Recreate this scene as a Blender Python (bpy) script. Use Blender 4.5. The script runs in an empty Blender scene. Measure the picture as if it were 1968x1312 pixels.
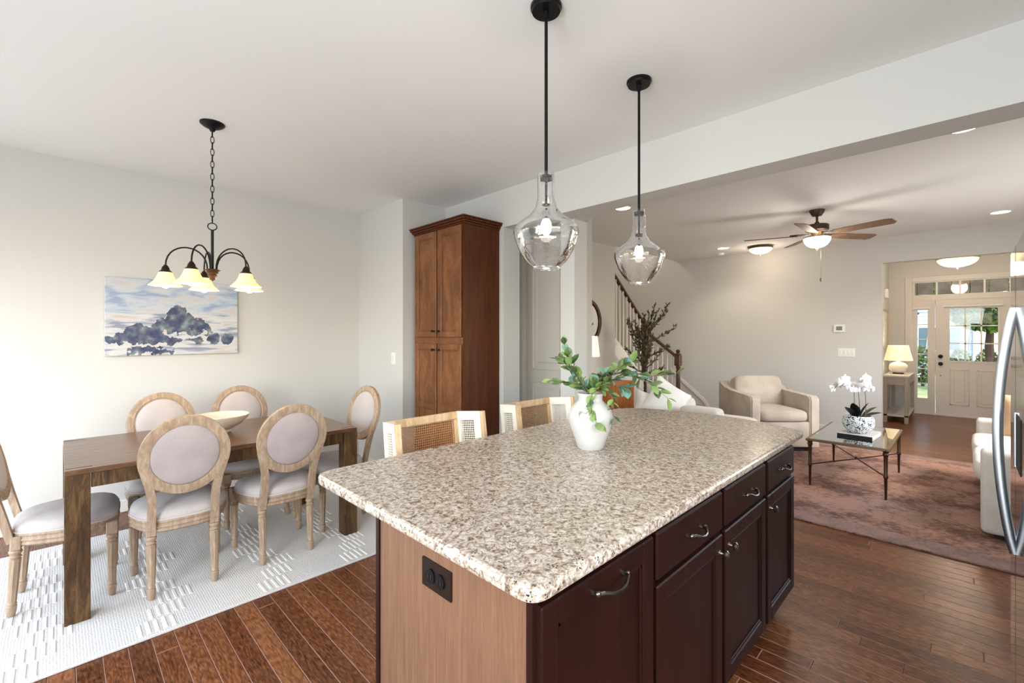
import bpy, bmesh, math, random
from mathutils import Vector, Matrix, Euler
R=random.Random(7)
PI=math.pi
C=bpy.context.scene.collection
sc=bpy.context.scene
# ---------------------------------------------------------------- camera
cam=bpy.data.cameras.new('camera'); cam.sensor_width=36; cam.lens=870/1968*36
cam.shift_y=-13.5/1968; cam.clip_start=.02; cam.clip_end=300
co=bpy.data.objects.new('camera',cam); co.location=(0,0,1.42); co.rotation_euler=(PI/2,0,-PI/4); C.objects.link(co); sc.camera=co
# ---------------------------------------------------------------- world, sun, window light, exposure
w=bpy.data.worlds.new('world'); sc.world=w; w.use_nodes=True
nt=w.node_tree; bg=nt.nodes['Background']; sky=nt.nodes.new('ShaderNodeTexSky')
sky.sky_type='NISHITA'; sky.sun_disc=False; sky.sun_elevation=math.radians(48); sky.sun_rotation=math.radians(200); sky.altitude=200; sky.air_density=1.2; sky.dust_density=2.5
nt.links.new(sky.outputs[0],bg.inputs[0]); bg.inputs[1].default_value=1.0
sun=bpy.data.lights.new('sun','SUN'); sun.energy=5.0; sun.angle=.02; sun.color=(1,.95,.86)
so=bpy.data.objects.new('sun',sun); so.rotation_euler=Vector((.30,.10,-.95)).to_track_quat('-Z','Y').to_euler(); so.location=(0,-5,12); C.objects.link(so)
def area(name,loc,d,sx,sy,e,col=(1,1,1)):
    l=bpy.data.lights.new(name,'AREA'); l.shape='RECTANGLE'; l.size=sx; l.size_y=sy; l.energy=e; l.color=col
    o=bpy.data.objects.new(name,l); o.location=loc; o.rotation_euler=Vector(d).to_track_quat('-Z','Z').to_euler(); C.objects.link(o); return o
# daylight through the patio door and the kitchen windows (behind / left of the camera)
area('patio_door_daylight',(-1.72,3.45,1.15),(1,-.12,-.05),2.3,2.1,27,(.86,.94,1))
area('window_daylight',(-1.72,.3,1.5),(1,.12,0),1.9,1.4,90,(.86,.94,1))
area('kitchen_window_daylight',(.6,-1.0,1.62),(.15,1,.12),1.5,.9,13,(.86,.94,1))
area('living_window_daylight',(5.6,-1.02,1.55),(0,1,0),2.2,1.3,17,(1,.985,.96))
def spot(name,loc,e,col=(1,.9,.78)):
    l=bpy.data.lights.new(name,'SPOT'); l.energy=e; l.color=col; l.shadow_soft_size=.07; l.spot_size=2.3; l.spot_blend=.6; l.specular_factor=.15
    o=bpy.data.objects.new(name,l); o.location=loc; C.objects.link(o); return o
def point(name,loc,e,col=(1,.85,.66),r=.04):
    l=bpy.data.lights.new(name,'POINT'); l.energy=e; l.color=col; l.shadow_soft_size=r; l.specular_factor=.3
    o=bpy.data.objects.new(name,l); o.location=loc; C.objects.link(o); return o
sc.view_settings.view_transform='Standard'; sc.view_settings.look='None'; sc.view_settings.gamma=1; sc.view_settings.use_curve_mapping=False
sc.view_settings.exposure=0.36
sc.cycles.use_denoising=True; sc.cycles.max_bounces=8; sc.cycles.diffuse_bounces=5; sc.cycles.glossy_bounces=4; sc.cycles.transparent_max_bounces=16; sc.cycles.transmission_bounces=4
sc.cycles.sample_clamp_indirect=6; sc.cycles.caustics_reflective=False; sc.cycles.caustics_refractive=False
# ---------------------------------------------------------------- helpers
def lin(c):
    return tuple(((v/255)/12.92 if v/255<=.04045 else ((v/255+.055)/1.055)**2.4) for v in c)+(1,)
def tag(o,label=None,cat=None,group=None,kind=None):
    if label:o['label']=label
    if cat:o['category']=cat
    if group:o['group']=group
    if kind:o['kind']=kind
    return o
def empty(name,loc=(0,0,0),rz=0,label=None,cat=None,group=None,kind=None):
    o=bpy.data.objects.new(name,None); o.empty_display_size=.1; o.location=loc; o.rotation_euler=(0,0,rz); C.objects.link(o)
    return tag(o,label,cat,group,kind)
class MB:
    def __init__(s): s.b=bmesh.new()
    def _n(s,vs,M):
        if M is not None:
            for v in vs: v.co=M@v.co
    def box(s,x0,x1,y0,y1,z0,z1,bev=0,seg=1,M=None):
        r=bmesh.ops.create_cube(s.b,size=1); vs=r['verts']
        for v in vs:
            v.co=Vector((x0+(v.co.x+.5)*(x1-x0),y0+(v.co.y+.5)*(y1-y0),z0+(v.co.z+.5)*(z1-z0)))
        if bev>0:
            es=list({e for v in vs for e in v.link_edges})
            rr=bmesh.ops.bevel(s.b,geom=es,offset=bev,segments=seg,affect='EDGES',profile=.5)
            vs=list({v for f in rr['faces'] for v in f.verts}|{v for v in vs if v.is_valid})
        s._n(vs,M); return s
    def lathe(s,prof,seg=24,c=(0,0,0),M=None,flute=None,caps=True):
        rings=[];vs=[]
        for (r,z) in prof:
            ring=[]
            if r<1e-5:
                v=s.b.verts.new((c[0],c[1],c[2]+z)); ring=[v]; vs.append(v)
            else:
                for i in range(seg):
                    a=2*PI*i/seg; rr=r
                    if flute and flute[0]<=z<=flute[1] and i%2: rr=r*flute[2]
                    v=s.b.verts.new((c[0]+rr*math.cos(a),c[1]+rr*math.sin(a),c[2]+z)); ring.append(v); vs.append(v)
            rings.append(ring)
        for a,b in zip(rings,rings[1:]):
            if len(a)==1 and len(b)==1: continue
            for i in range(seg):
                j=(i+1)%seg
                if len(a)==1: s.b.faces.new((a[0],b[j],b[i]))
                elif len(b)==1: s.b.faces.new((a[i],a[j],b[0]))
                else: s.b.faces.new((a[i],a[j],b[j],b[i]))
        if caps:
            for ring in (rings[0],rings[-1]):
                if len(ring)>2:
                    try:s.b.faces.new(ring)
                    except ValueError:pass
        s._n(vs,M); return s
    def tube(s,pts,r,seg=8,closed=False,M=None,flat=None,up=None):
        pts=[Vector(p) for p in pts]; n=len(pts); rs=r if isinstance(r,(list,tuple)) else [r]*n
        rings=[];vs=[];pn=None
        for i,p in enumerate(pts):
            if closed: t=(pts[(i+1)%n]-pts[i-1])
            else: t=pts[min(i+1,n-1)]-pts[max(i-1,0)]
            if t.length<1e-9:t=Vector((0,0,1))
            t.normalize()
            if pn is None:
                a=Vector(up) if up else (Vector((0,0,1)) if abs(t.z)<.9 else Vector((1,0,0)))
            else: a=pn
            nn=(a-t*a.dot(t))
            if nn.length<1e-6: nn=t.orthogonal()
            nn.normalize()
            if up is None or pn is None: pn=nn
            b=t.cross(nn); ring=[]
            for k in range(seg):
                an=2*PI*(k+.5)/seg; cx=math.cos(an);sy=math.sin(an)
                if flat: q=p+nn*(flat[0]*(1 if cx>0 else -1) if seg==4 else cx*flat[0])+b*(flat[1]*(1 if sy>0 else -1) if seg==4 else sy*flat[1])
                else: q=p+(nn*cx+b*sy)*rs[i]
                v=s.b.verts.new(q); ring.append(v); vs.append(v)
            rings.append(ring)
        m=n if closed else n-1
        for i in range(m):
            a=rings[i];b2=rings[(i+1)%n]
            for k in range(seg):
                j=(k+1)%seg; s.b.faces.new((a[k],a[j],b2[j],b2[k]))
        if not closed:
            s.b.faces.new(rings[0][::-1]); s.b.faces.new(rings[-1])
        s._n(vs,M); return s
    def prism(s,poly,d0,d1,axis='z',M=None):
        # poly: list of 2d; extruded along axis
        def P3(a,b,d): return {'z':(a,b,d),'y':(a,d,b),'x':(d,a,b)}[axis]
        lo=[s.b.verts.new(P3(a,b,d0)) for a,b in poly]; hi=[s.b.verts.new(P3(a,b,d1)) for a,b in poly]
        n=len(poly); s.b.faces.new(lo); s.b.faces.new(hi[::-1])
        for i in range(n): s.b.faces.new((lo[i],hi[i],hi[(i+1)%n],lo[(i+1)%n]))
        s._n(lo+hi,M); return s
    def quad(s,*p,M=None):
        vs=[s.b.verts.new(q) for q in p]; s.b.faces.new(vs); s._n(vs,M); return s
    def sell(s,c,rx,ry,rz,e=.5,e2=None,seg=24,rings=12,M=None,f=None):
        """superellipsoid: e<1 boxy"""
        e2=e2 or e; cs=lambda a,m:math.copysign(abs(math.cos(a))**m,math.cos(a)); sn=lambda a,m:math.copysign(abs(math.sin(a))**m,math.sin(a))
        grid=[];vs=[]
        for i in range(rings+1):
            u=-PI/2+PI*i/rings
            if i in (0,rings):
                q=Vector((0,0,rz*(1 if i else -1)))
                if f:q=f(q)
                v=s.b.verts.new(q+Vector(c)); grid.append([v]); vs.append(v); continue
            row=[]
            for j in range(seg):
                a=2*PI*j/seg
                q=Vector((rx*cs(u,e)*cs(a,e2),ry*cs(u,e)*sn(a,e2),rz*sn(u,e)))
                if f:q=f(q)
                v=s.b.verts.new(q+Vector(c)); row.append(v); vs.append(v)
            grid.append(row)
        for a,b in zip(grid,grid[1:]):
            for j in range(seg):
                k=(j+1)%seg
                if len(a)==1: s.b.faces.new((a[0],b[k],b[j]))
                elif len(b)==1: s.b.faces.new((a[j],a[k],b[0]))
                else: s.b.faces.new((a[j],a[k],b[k],b[j]))
        s._n(vs,M); return s
    def mesh(s,name,mat=None,ang=35,flat=False):
        bmesh.ops.recalc_face_normals(s.b,faces=s.b.faces)
        me=bpy.data.meshes.new(name); s.b.to_mesh(me); s.b.free()
        if mat: me.materials.append(mat)
        if not flat:
            me.shade_smooth(); me.set_sharp_from_angle(angle=math.radians(ang))
        return me
    def build(s,name,mat=None,parent=None,loc=(0,0,0),rot=(0,0,0),ang=35,flat=False,kind=None,label=None):
        me=s.mesh(name,mat,ang,flat); return put(name,me,parent,loc,rot,kind,label)
def put(name,me,parent=None,loc=(0,0,0),rot=(0,0,0),kind=None,label=None,scale=None):
    o=bpy.data.objects.new(name,me); C.objects.link(o); o.location=loc; o.rotation_euler=rot
    if scale: o.scale=scale
    if parent: o.parent=parent
    if kind:o['kind']=kind
    if label:o['label']=label
    return o
def copy_tree(o,parent=None):
    c=o.copy(); C.objects.link(c)
    if parent:c.parent=parent
    for ch in list(o.children): copy_tree(ch,c)
    return c
def struct(name,mb,m,parent=None,**k):
    o=mb.build(name,m,parent,**k)
    if not parent:o['kind']='structure'
    return o
# ---------------------------------------------------------------- materials
def newmat(name):
    m=bpy.data.materials.new(name); m.use_nodes=True; n=m.node_tree; return m,n,n.nodes['Principled BSDF']
def L(n,a,b): n.links.new(a,b)
def nd(n,t,**k):
    x=n.nodes.new(t)
    for a,b in k.items():
        if a.startswith('i_'): x.inputs[a[2:].replace('_',' ')].default_value=b
        else: setattr(x,a,b)
    return x
def ramp(n,stops,src=None):
    r=n.nodes.new('ShaderNodeValToRGB'); e=r.color_ramp.elements
    while len(e)<len(stops): e.new(.5)
    for k,(p,c) in zip(e,stops): k.position=p; k.color=lin(c) if len(c)==3 else c
    if src is not None: L(n,src,r.inputs[0])
    return r
def mapped(n,scale=(1,1,1),coord='Object',rot=(0,0,0)):
    t=n.nodes.new('ShaderNodeTexCoord'); m=n.nodes.new('ShaderNodeMapping'); m.inputs['Scale'].default_value=scale; m.inputs['Rotation'].default_value=rot
    L(n,t.outputs[coord],m.inputs[0]); return m.outputs[0]
def bump(n,b,h,strength=.2,dist=.002):
    x=n.nodes.new('ShaderNodeBump'); x.inputs['Strength'].default_value=strength; x.inputs['Distance'].default_value=dist
    L(n,h,x.inputs['Height']); L(n,x.outputs[0],b.inputs['Normal']); return x
def plain(name,c,rough=.5,metal=0,bs=0,bscale=60,bd=.002,coat=0,spec=None,sheen=0):
    m,n,b=newmat(name); b.inputs['Base Color'].default_value=lin(c); b.inputs['Roughness'].default_value=rough; b.inputs['Metallic'].default_value=metal
    if coat:b.inputs['Coat Weight'].default_value=coat; b.inputs['Coat Roughness'].default_value=.15
    if spec is not None:b.inputs['Specular IOR Level'].default_value=spec
    if sheen:b.inputs['Sheen Weight'].default_value=sheen
    if bs:
        t=nd(n,'ShaderNodeTexNoise'); t.inputs['Scale'].default_value=bscale; t.inputs['Detail'].default_value=3; L(n,mapped(n),t.inputs['Vector']); bump(n,b,t.outputs[0],bs,bd)
    return m
def wood(name,c1,c2,c3,rough=.4,scale=(6,6,.6),nscale=4,coat=0,bs=.15,wave=True,coord='Object',spec=None):
    """grain runs along the axis with the small scale"""
    m,n,b=newmat(name); v=mapped(n,scale,coord)
    a=nd(n,'ShaderNodeTexNoise'); a.inputs['Scale'].default_value=nscale; a.inputs['Detail'].default_value=6; a.inputs['Distortion'].default_value=1.2; L(n,v,a.inputs['Vector'])
    f=nd(n,'ShaderNodeTexNoise'); f.inputs['Scale'].default_value=nscale*9; f.inputs['Detail'].default_value=3; L(n,v,f.inputs['Vector'])
    mx=nd(n,'ShaderNodeMath',operation='MULTIPLY_ADD'); L(n,f.outputs[0],mx.inputs[0]); mx.inputs[1].default_value=.35; 
    s2=nd(n,'ShaderNodeMath',operation='MULTIPLY'); L(n,a.outputs[0],s2.inputs[0]); s2.inputs[1].default_value=.8; L(n,s2.outputs[0],mx.inputs[2])
    r=ramp(n,[(.38,c1),(.57,c2),(.74,c3)],mx.outputs[0]); L(n,r.outputs[0],b.inputs['Base Color']); b.inputs['Roughness'].default_value=rough
    if coat:b.inputs['Coat Weight'].default_value=coat; b.inputs['Coat Roughness'].default_value=.2
    if spec is not None:b.inputs['Specular IOR Level'].default_value=spec
    if bs: bump(n,b,mx.outputs[0],bs,.002)
    return m
def fabric(name,c,c2=None,rough=.95,scale=350,bs=.35,var=5):
    m,n,b=newmat(name); v=mapped(n); t=nd(n,'ShaderNodeTexNoise'); t.inputs['Scale'].default_value=scale; t.inputs['Detail'].default_value=2; L(n,v,t.inputs['Vector'])
    g=nd(n,'ShaderNodeTexNoise'); g.inputs['Scale'].default_value=var; L(n,v,g.inputs['Vector'])
    ad=nd(n,'ShaderNodeMath',operation='MULTIPLY_ADD'); L(n,t.outputs[0],ad.inputs[0]); ad.inputs[1].default_value=.7; L(n,g.outputs[0],ad.inputs[2])
    c2=c2 or tuple(max(0,x-22) for x in c)
    r=ramp(n,[(.65,c2),(1.0,c)],ad.outputs[0]); L(n,r.outputs[0],b.inputs['Base Color']); b.inputs['Roughness'].default_value=rough; b.inputs['Specular IOR Level'].default_value=.2
    bump(n,b,t.outputs[0],bs,.0015); b.inputs['Sheen Weight'].default_value=.15
    return m
def emis(name,c,s,base=None):
    m,n,b=newmat(name); b.inputs['Base Color'].default_value=lin(base or c); b.inputs['Emission Color'].default_value=lin(c); b.inputs['Emission Strength'].default_value=s; b.inputs['Roughness'].default_value=.3
    return m
def glass(name,tint=(255,255,255),refl=1.0,bs=0,rough=.0,op=0.0):
    m,n,b=newmat(name); out=n.nodes['Material Output']; n.nodes.remove(b)
    tr=nd(n,'ShaderNodeBsdfTransparent'); tr.inputs[0].default_value=lin(tint); gl=nd(n,'ShaderNodeBsdfGlossy'); gl.inputs['Roughness'].default_value=rough
    lw=nd(n,'ShaderNodeLayerWeight'); lw.inputs['Blend'].default_value=.25
    ml=nd(n,'ShaderNodeMath',operation='MULTIPLY_ADD'); L(n,lw.outputs['Fresnel'],ml.inputs[0]); ml.inputs[1].default_value=refl; ml.inputs[2].default_value=op; ml.use_clamp=True
    mx=nd(n,'ShaderNodeMixShader'); L(n,ml.outputs[0],mx.inputs[0]); L(n,tr.outputs[0],mx.inputs[1]); L(n,gl.outputs[0],mx.inputs[2]); L(n,mx.outputs[0],out.inputs[0])
    if bs:
        t=nd(n,'ShaderNodeTexVoronoi'); t.inputs['Scale'].default_value=140; L(n,mapped(n),t.inputs['Vector'])
        r=ramp(n,[(0,(255,255,255)),(.28,(0,0,0))],t.outputs['Distance'])
        x=nd(n,'ShaderNodeBump'); x.inputs['Strength'].default_value=bs; x.inputs['Distance'].default_value=.003; L(n,r.outputs[0],x.inputs['Height'])
        L(n,x.outputs[0],gl.inputs['Normal']); L(n,x.outputs[0],lw.inputs['Normal'])
    return m
Mt={}
Mt['wall']=plain('wall_paint_greige',(205,203,198),.85,bs=.05,bscale=220)
Mt['ceil']=plain('ceiling_paint_white',(234,234,232),.9,bs=.05,bscale=160)
Mt['trim']=plain('trim_paint_white',(228,224,217),.45)
Mt['doorp']=plain('door_paint_warm_white',(212,205,196),.42)
Mt['cdoor']=plain('closet_door_paint',(206,198,187),.5)
Mt['blk']=plain('black_metal',(20,20,21),.42,.6)
Mt['bronze']=plain('oil_rubbed_bronze',(52,38,30),.4,.75)
Mt['pull']=plain('dark_nickel_pulls',(120,110,104),.25,.95)
Mt['cab']=wood('espresso_cabinet_paint',(31,12,8),(35,14,9),(41,17,11),.4,(5,5,.5),3,bs=.02,spec=.22)
Mt['cabend']=wood('island_end_veneer',(104,73,54),(116,83,62),(128,93,71),.45,(30,30,1.2),3,bs=.03,spec=.3)
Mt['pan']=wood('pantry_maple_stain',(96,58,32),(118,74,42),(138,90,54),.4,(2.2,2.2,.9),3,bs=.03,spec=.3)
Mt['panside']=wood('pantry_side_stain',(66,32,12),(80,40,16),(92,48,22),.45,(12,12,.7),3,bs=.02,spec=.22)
Mt['tab']=wood('dining_table_wood',(66,42,26),(96,64,40),(124,86,55),.34,(1.6,14,9),3,coat=.35,bs=.08)
Mt['tableg']=wood('dining_table_leg_wood',(50,34,20),(76,54,32),(106,78,48),.5,(12,12,1.6),3,bs=.1,spec=.25)
Mt['chair']=wood('weathered_oak',(142,119,97),(162,138,114),(184,161,137),.6,(14,14,2.2),3,bs=.2)
Mt['stoolw']=wood('stool_ash_wood',(176,140,100),(200,166,126),(216,186,148),.5,(12,12,2),3,bs=.08)
Mt['stoolp']=plain('stool_window_lit',(226,220,206),.6,bs=.1,bscale=80)  # side wings: window light falling on them is put into the colour
Mt['cane']=plain('woven_cane',(160,112,70),.6,bs=.4,bscale=400)
Mt['canew']=plain('woven_cane_window_lit',(214,206,190),.65,bs=.4,bscale=400)  # cane of the side wings, window light in its colour
Mt['linen']=fabric('oatmeal_linen',(196,187,182),(178,168,164))
Mt['linenb']=fabric('mauve_grey_shaded_linen',(178,165,162),(160,148,146))  # rear of the chair backs: shade put into the linen colour
Mt['frostw']=emis('alabaster_bowl_lit',(255,222,170),1.5,(240,226,200))
Mt['linenp']=plain('linen_piping',(196,186,176),.9)
Mt['sofa']=fabric('ivory_sofa_weave',(222,216,206),(203,197,188),scale=260)
Mt['armc']=fabric('stone_slipcover',(192,180,164),(170,158,143),scale=200)
Mt['pillow']=fabric('white_pillow_weave',(236,233,228),(220,217,212),scale=220)
Mt['tanp']=fabric('tan_leather_pillow',(196,164,130),(176,144,112))
Mt['newel']=wood('dark_stair_wood',(52,28,18),(72,40,26),(92,54,36),.35,(10,10,2),3,coat=.3,bs=.05)
Mt['carpet']=plain('stair_carpet',(176,160,142),.98,bs=.8,bscale=300,bd=.004)
Mt['frost']=emis('frosted_glass_lit',(255,190,110),.72,(238,214,172))
Mt['bulb']=emis('lit_bulb',(255,236,205),26)
Mt['filb']=emis('filament_bulb',(255,246,232),5)
Mt['can']=emis('downlight_lens',(255,244,226),9)
Mt['bowl']=emis('fan_bowl_lit',(255,244,228),3.4,(245,240,232))
Mt['glass']=glass('seeded_glass',refl=1.3,bs=.7,op=.07)
Mt['pane']=glass('window_pane_glass',refl=.35,op=.02)
Mt['tglass']=glass('table_glass',(225,228,222),refl=1.6,op=.3)
Mt['white']=plain('white_plastic',(232,230,225),.4)
Mt['vase']=plain('white_stoneware',(192,189,184),.75,bs=.35,bscale=70,bd=.004)
Mt['brass']=plain('antique_brass',(128,106,78),.32,.9)
Mt['legm']=plain('aged_bronze_legs',(78,56,44),.4,.85)
Mt['soil']=plain('dark_plinth',(24,20,18),.7)
# granite
m,n,b=newmat('granite_santa_cecilia_tone'); v=mapped(n)
a=nd(n,'ShaderNodeTexNoise'); a.inputs['Scale'].default_value=62; a.inputs['Detail'].default_value=5; a.inputs['Distortion'].default_value=1.1; L(n,v,a.inputs['Vector'])
r1=ramp(n,[(.34,(112,92,76)),(.42,(150,133,116)),(.50,(176,163,147)),(.64,(206,197,185))],a.outputs[0])
d=nd(n,'ShaderNodeTexVoronoi'); d.inputs['Scale'].default_value=130; d.inputs['Randomness'].default_value=1; L(n,v,d.inputs['Vector'])
nz=nd(n,'ShaderNodeTexNoise'); nz.inputs['Scale'].default_value=45; nz.inputs['Detail'].default_value=2; L(n,v,nz.inputs['Vector'])
th=nd(n,'ShaderNodeMath',operation='SUBTRACT'); L(n,nz.outputs[0],th.inputs[0]); L(n,d.outputs['Distance'],th.inputs[1])
r2=ramp(n,[(.33,(0,0,0)),(.38,(255,255,255))],th.outputs[0])
mx=nd(n,'ShaderNodeMixRGB'); L(n,r2.outputs[0],mx.inputs[0]); L(n,r1.outputs[0],mx.inputs[1]); mx.inputs[2].default_value=lin((46,36,30))
d2=nd(n,'ShaderNodeTexNoise'); d2.inputs['Scale'].default_value=190; d2.inputs['Detail'].default_value=2; d2.inputs['Distortion'].default_value=.8; L(n,v,d2.inputs['Vector'])
r3=ramp(n,[(.56,(0,0,0)),(.64,(190,190,190))],d2.outputs[0])
mx2=nd(n,'ShaderNodeMixRGB'); L(n,r3.outputs[0],mx2.inputs[0]); L(n,mx.outputs[0],mx2.inputs[1]); mx2.inputs[2].default_value=lin((140,112,92))
L(n,mx2.outputs[0],b.inputs['Base Color']); b.inputs['Roughness'].default_value=.2; b.inputs['Specular IOR Level'].default_value=.55
Mt['granite']=m
# floor planks
m,n,b=newmat('hickory_planks'); at=nd(n,'ShaderNodeAttribute',attribute_name='rnd')
g=nd(n,'ShaderNodeNewGeometry'); cx=nd(n,'ShaderNodeCombineXYZ'); ml=nd(n,'ShaderNodeMath',operation='MULTIPLY'); L(n,at.outputs['Fac'],ml.inputs[0]); ml.inputs[1].default_value=37; L(n,ml.outputs[0],cx.inputs[0]); L(n,ml.outputs[0],cx.inputs[1])
ad=nd(n,'ShaderNodeVectorMath',operation='ADD'); L(n,g.outputs['Position'],ad.inputs[0]); L(n,cx.outputs[0],ad.inputs[1])
mp=nd(n,'ShaderNodeMapping'); mp.inputs['Scale'].default_value=(13,2.6,1); L(n,ad.outputs[0],mp.inputs[0])
a=nd(n,'ShaderNodeTexNoise'); a.inputs['Scale'].default_value=1.1; a.inputs['Detail'].default_value=1.2; a.inputs['Distortion'].default_value=.5; L(n,mp.outputs[0],a.inputs['Vector'])
rg=nd(n,'ShaderNodeMath',operation='MULTIPLY'); L(n,a.outputs[0],rg.inputs[0]); rg.inputs[1].default_value=13
fr=nd(n,'ShaderNodeMath',operation='FRACT'); L(n,rg.outputs[0],fr.inputs[0])
fi=nd(n,'ShaderNodeTexNoise'); fi.inputs['Scale'].default_value=9; fi.inputs['Detail'].default_value=4; L(n,mp.outputs[0],fi.inputs['Vector'])
frr=ramp(n,[(0,(0,0,0)),(.22,(160,160,160)),(.6,(255,255,255)),(.93,(225,225,225)),(1,(0,0,0))],fr.outputs[0]); s1=nd(n,'ShaderNodeMath',operation='MULTIPLY_ADD'); L(n,frr.outputs[0],s1.inputs[0]); s1.inputs[1].default_value=.17; L(n,fi.outputs[0],s1.inputs[2])
s2=nd(n,'ShaderNodeMath',operation='MULTIPLY_ADD'); L(n,at.outputs['Fac'],s2.inputs[0]); s2.inputs[1].default_value=.26; L(n,s1.outputs[0],s2.inputs[2])
r=ramp(n,[(.42,(54,27,15)),(.62,(92,52,30)),(.80,(118,71,42)),(1.0,(146,96,62))],s2.outputs[0]); L(n,r.outputs[0],b.inputs['Base Color']); b.inputs['Roughness'].default_value=.3; b.inputs['Specular IOR Level'].default_value=.28
bump(n,b,s1.outputs[0],.25,.002); Mt['plank']=m
Mt['bevel']=plain('plank_bevel_highlight',(142,100,80),.45)  # lighter than the planks: highlight on the bevelled edges, put into their colour
# dining rug
m,n,b=newmat('cream_braided_wool'); v=mapped(n,(1,1,1))
a=nd(n,'ShaderNodeTexVoronoi'); a.inputs['Scale'].default_value=95; a.inputs['Randomness'].default_value=.35; L(n,v,a.inputs['Vector'])
r=ramp(n,[(.0,(226,223,218)),(.8,(202,198,192))],a.outputs['Distance']); L(n,r.outputs[0],b.inputs['Base Color']); b.inputs['Roughness'].default_value=.95; b.inputs['Specular IOR Level'].default_value=.1
iv=nd(n,'ShaderNodeMath',operation='SUBTRACT'); iv.inputs[0].default_value=1; L(n,a.outputs['Distance'],iv.inputs[1]); bump(n,b,iv.outputs[0],.5,.004); Mt['rug1']=m
Mt['rib']=plain('cream_wool_ribs',(226,223,218),.95,bs=.4,bscale=200)
# living rug
m,n,b=newmat('distressed_mauve_rug'); v=mapped(n,(1,1,1))
a=nd(n,'ShaderNodeTexNoise'); a.inputs['Scale'].default_value=2.2; a.inputs['Detail'].default_value=8; a.inputs['Roughness'].default_value=.7; L(n,v,a.inputs['Vector'])
v2=mapped(n,(90,16,1)); f=nd(n,'ShaderNodeTexNoise'); f.inputs['Scale'].default_value=1; f.inputs['Detail'].default_value=6; f.inputs['Roughness'].default_value=.75; L(n,v2,f.inputs['Vector'])
s1=nd(n,'ShaderNodeMath',operation='MULTIPLY_ADD'); L(n,f.outputs[0],s1.inputs[0]); s1.inputs[1].default_value=1.0; L(n,a.outputs[0],s1.inputs[2])
r=ramp(n,[(.68,(62,52,58)),(.84,(98,78,74)),(.98,(134,106,94)),(1.0,(166,138,124))],s1.outputs[0])
h=nd(n,'ShaderNodeTexNoise'); h.inputs['Scale'].default_value=1.3; h.inputs['Detail'].default_value=3; L(n,v,h.inputs['Vector']); rh=ramp(n,[(.4,(92,84,104)),(.6,(170,118,88))],h.outputs[0])
mx=nd(n,'ShaderNodeMixRGB',blend_type='OVERLAY'); mx.inputs[0].default_value=.25; L(n,r.outputs[0],mx.inputs[1]); L(n,rh.outputs[0],mx.inputs[2])
L(n,mx.outputs[0],b.inputs['Base Color']); b.inputs['Roughness'].default_value=.95; b.inputs['Specular IOR Level'].default_value=.1; bump(n,b,f.outputs[0],.5,.004); Mt['rug2']=m
Mt['rug2b']=fabric('rug_border_rose',(140,110,98),(104,80,74),scale=60)
# painting canvas: abstract landscape, flat print (object space: x along width 0-.91, z height 0-.62)
m,n,b=newmat('landscape_print'); t=nd(n,'ShaderNodeTexCoord'); sp=nd(n,'ShaderNodeSeparateXYZ'); L(n,t.outputs['Object'],sp.inputs[0])
def mth(op,*a,clamp=False):
    x=nd(n,'ShaderNodeMath',operation=op); x.use_clamp=clamp
    for i,q in enumerate(a):
        if isinstance(q,(int,float)): x.inputs[i].default_value=q
        else: L(n,q,x.inputs[i])
    return x.outputs[0]
X=sp.outputs[0]; Z=sp.outputs[2]
def nois(s,det=4,sc3=(1,1,1),dis=0):
    mp=nd(n,'ShaderNodeMapping'); mp.inputs['Scale'].default_value=sc3; L(n,t.outputs['Object'],mp.inputs[0])
    q=nd(n,'ShaderNodeTexNoise'); q.inputs['Scale'].default_value=s; q.inputs['Detail'].default_value=det; q.inputs['Distortion'].default_value=dis; L(n,mp.outputs[0],q.inputs['Vector']); return q.outputs[0]
n1=nois(20,6); n2=nois(16,6); n3=nois(5,3,(1,1,3),.6); n4=nois(7,4,(.6,1,4),.5)
skyc=ramp(n,[(.36,(150,164,188)),(.46,(176,188,202)),(.56,(196,198,200)),(.68,(196,188,186))],n3)
landc=ramp(n,[(.36,(140,146,164)),(.44,(180,182,188)),(.52,(206,206,206)),(.66,(196,184,176))],n4)
treec=ramp(n,[(.30,(52,58,78)),(.48,(78,84,112)),(.58,(104,114,118)),(.74,(150,158,158))],n2)
def mix(f,a,bb):
    x=nd(n,'ShaderNodeMixRGB'); L(n,f,x.inputs[0]); L(n,a,x.inputs[1]); L(n,bb,x.inputs[2]); return x.outputs[0]
jit=mth('MULTIPLY_ADD',n1,.16,-.08)
zz=mth('ADD',Z,jit)
hor=mth('LESS_THAN',mth('ADD',Z,mth('MULTIPLY',n3,.03)),.36)
c=mix(hor,skyc.outputs[0],landc.outputs[0])
def blob(cx,cz,rx,rz,k=1.0):
    dx=mth('DIVIDE',mth('SUBTRACT',X,cx),rx); dz=mth('DIVIDE',mth('SUBTRACT',zz,cz),rz)
    return mth('LESS_THAN',mth('ADD',mth('MULTIPLY',dx,dx),mth('MULTIPLY',dz,dz)),k)
bl=None
for q in [(.5,.25,.19,.07),(.48,.31,.1,.08),(.47,.375,.055,.045),(.24,.2,.13,.055),(.16,.14,.12,.05),(.3,.135,.11,.05),(.72,.14,.05,.06),(.83,.14,.05,.05),(.42,.125,.08,.03),(.58,.125,.07,.03),(.62,.22,.1,.035),(.25,.035,.12,.028),(.38,.03,.06,.02),(.05,.13,.06,.03)]:
    f=blob(*q); bl=f if bl is None else mth('MAXIMUM',bl,f)
c=mix(bl,c,treec.outputs[0]); L(n,c,b.inputs['Base Color']); b.inputs['Roughness'].default_value=.8; Mt['art']=m
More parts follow.
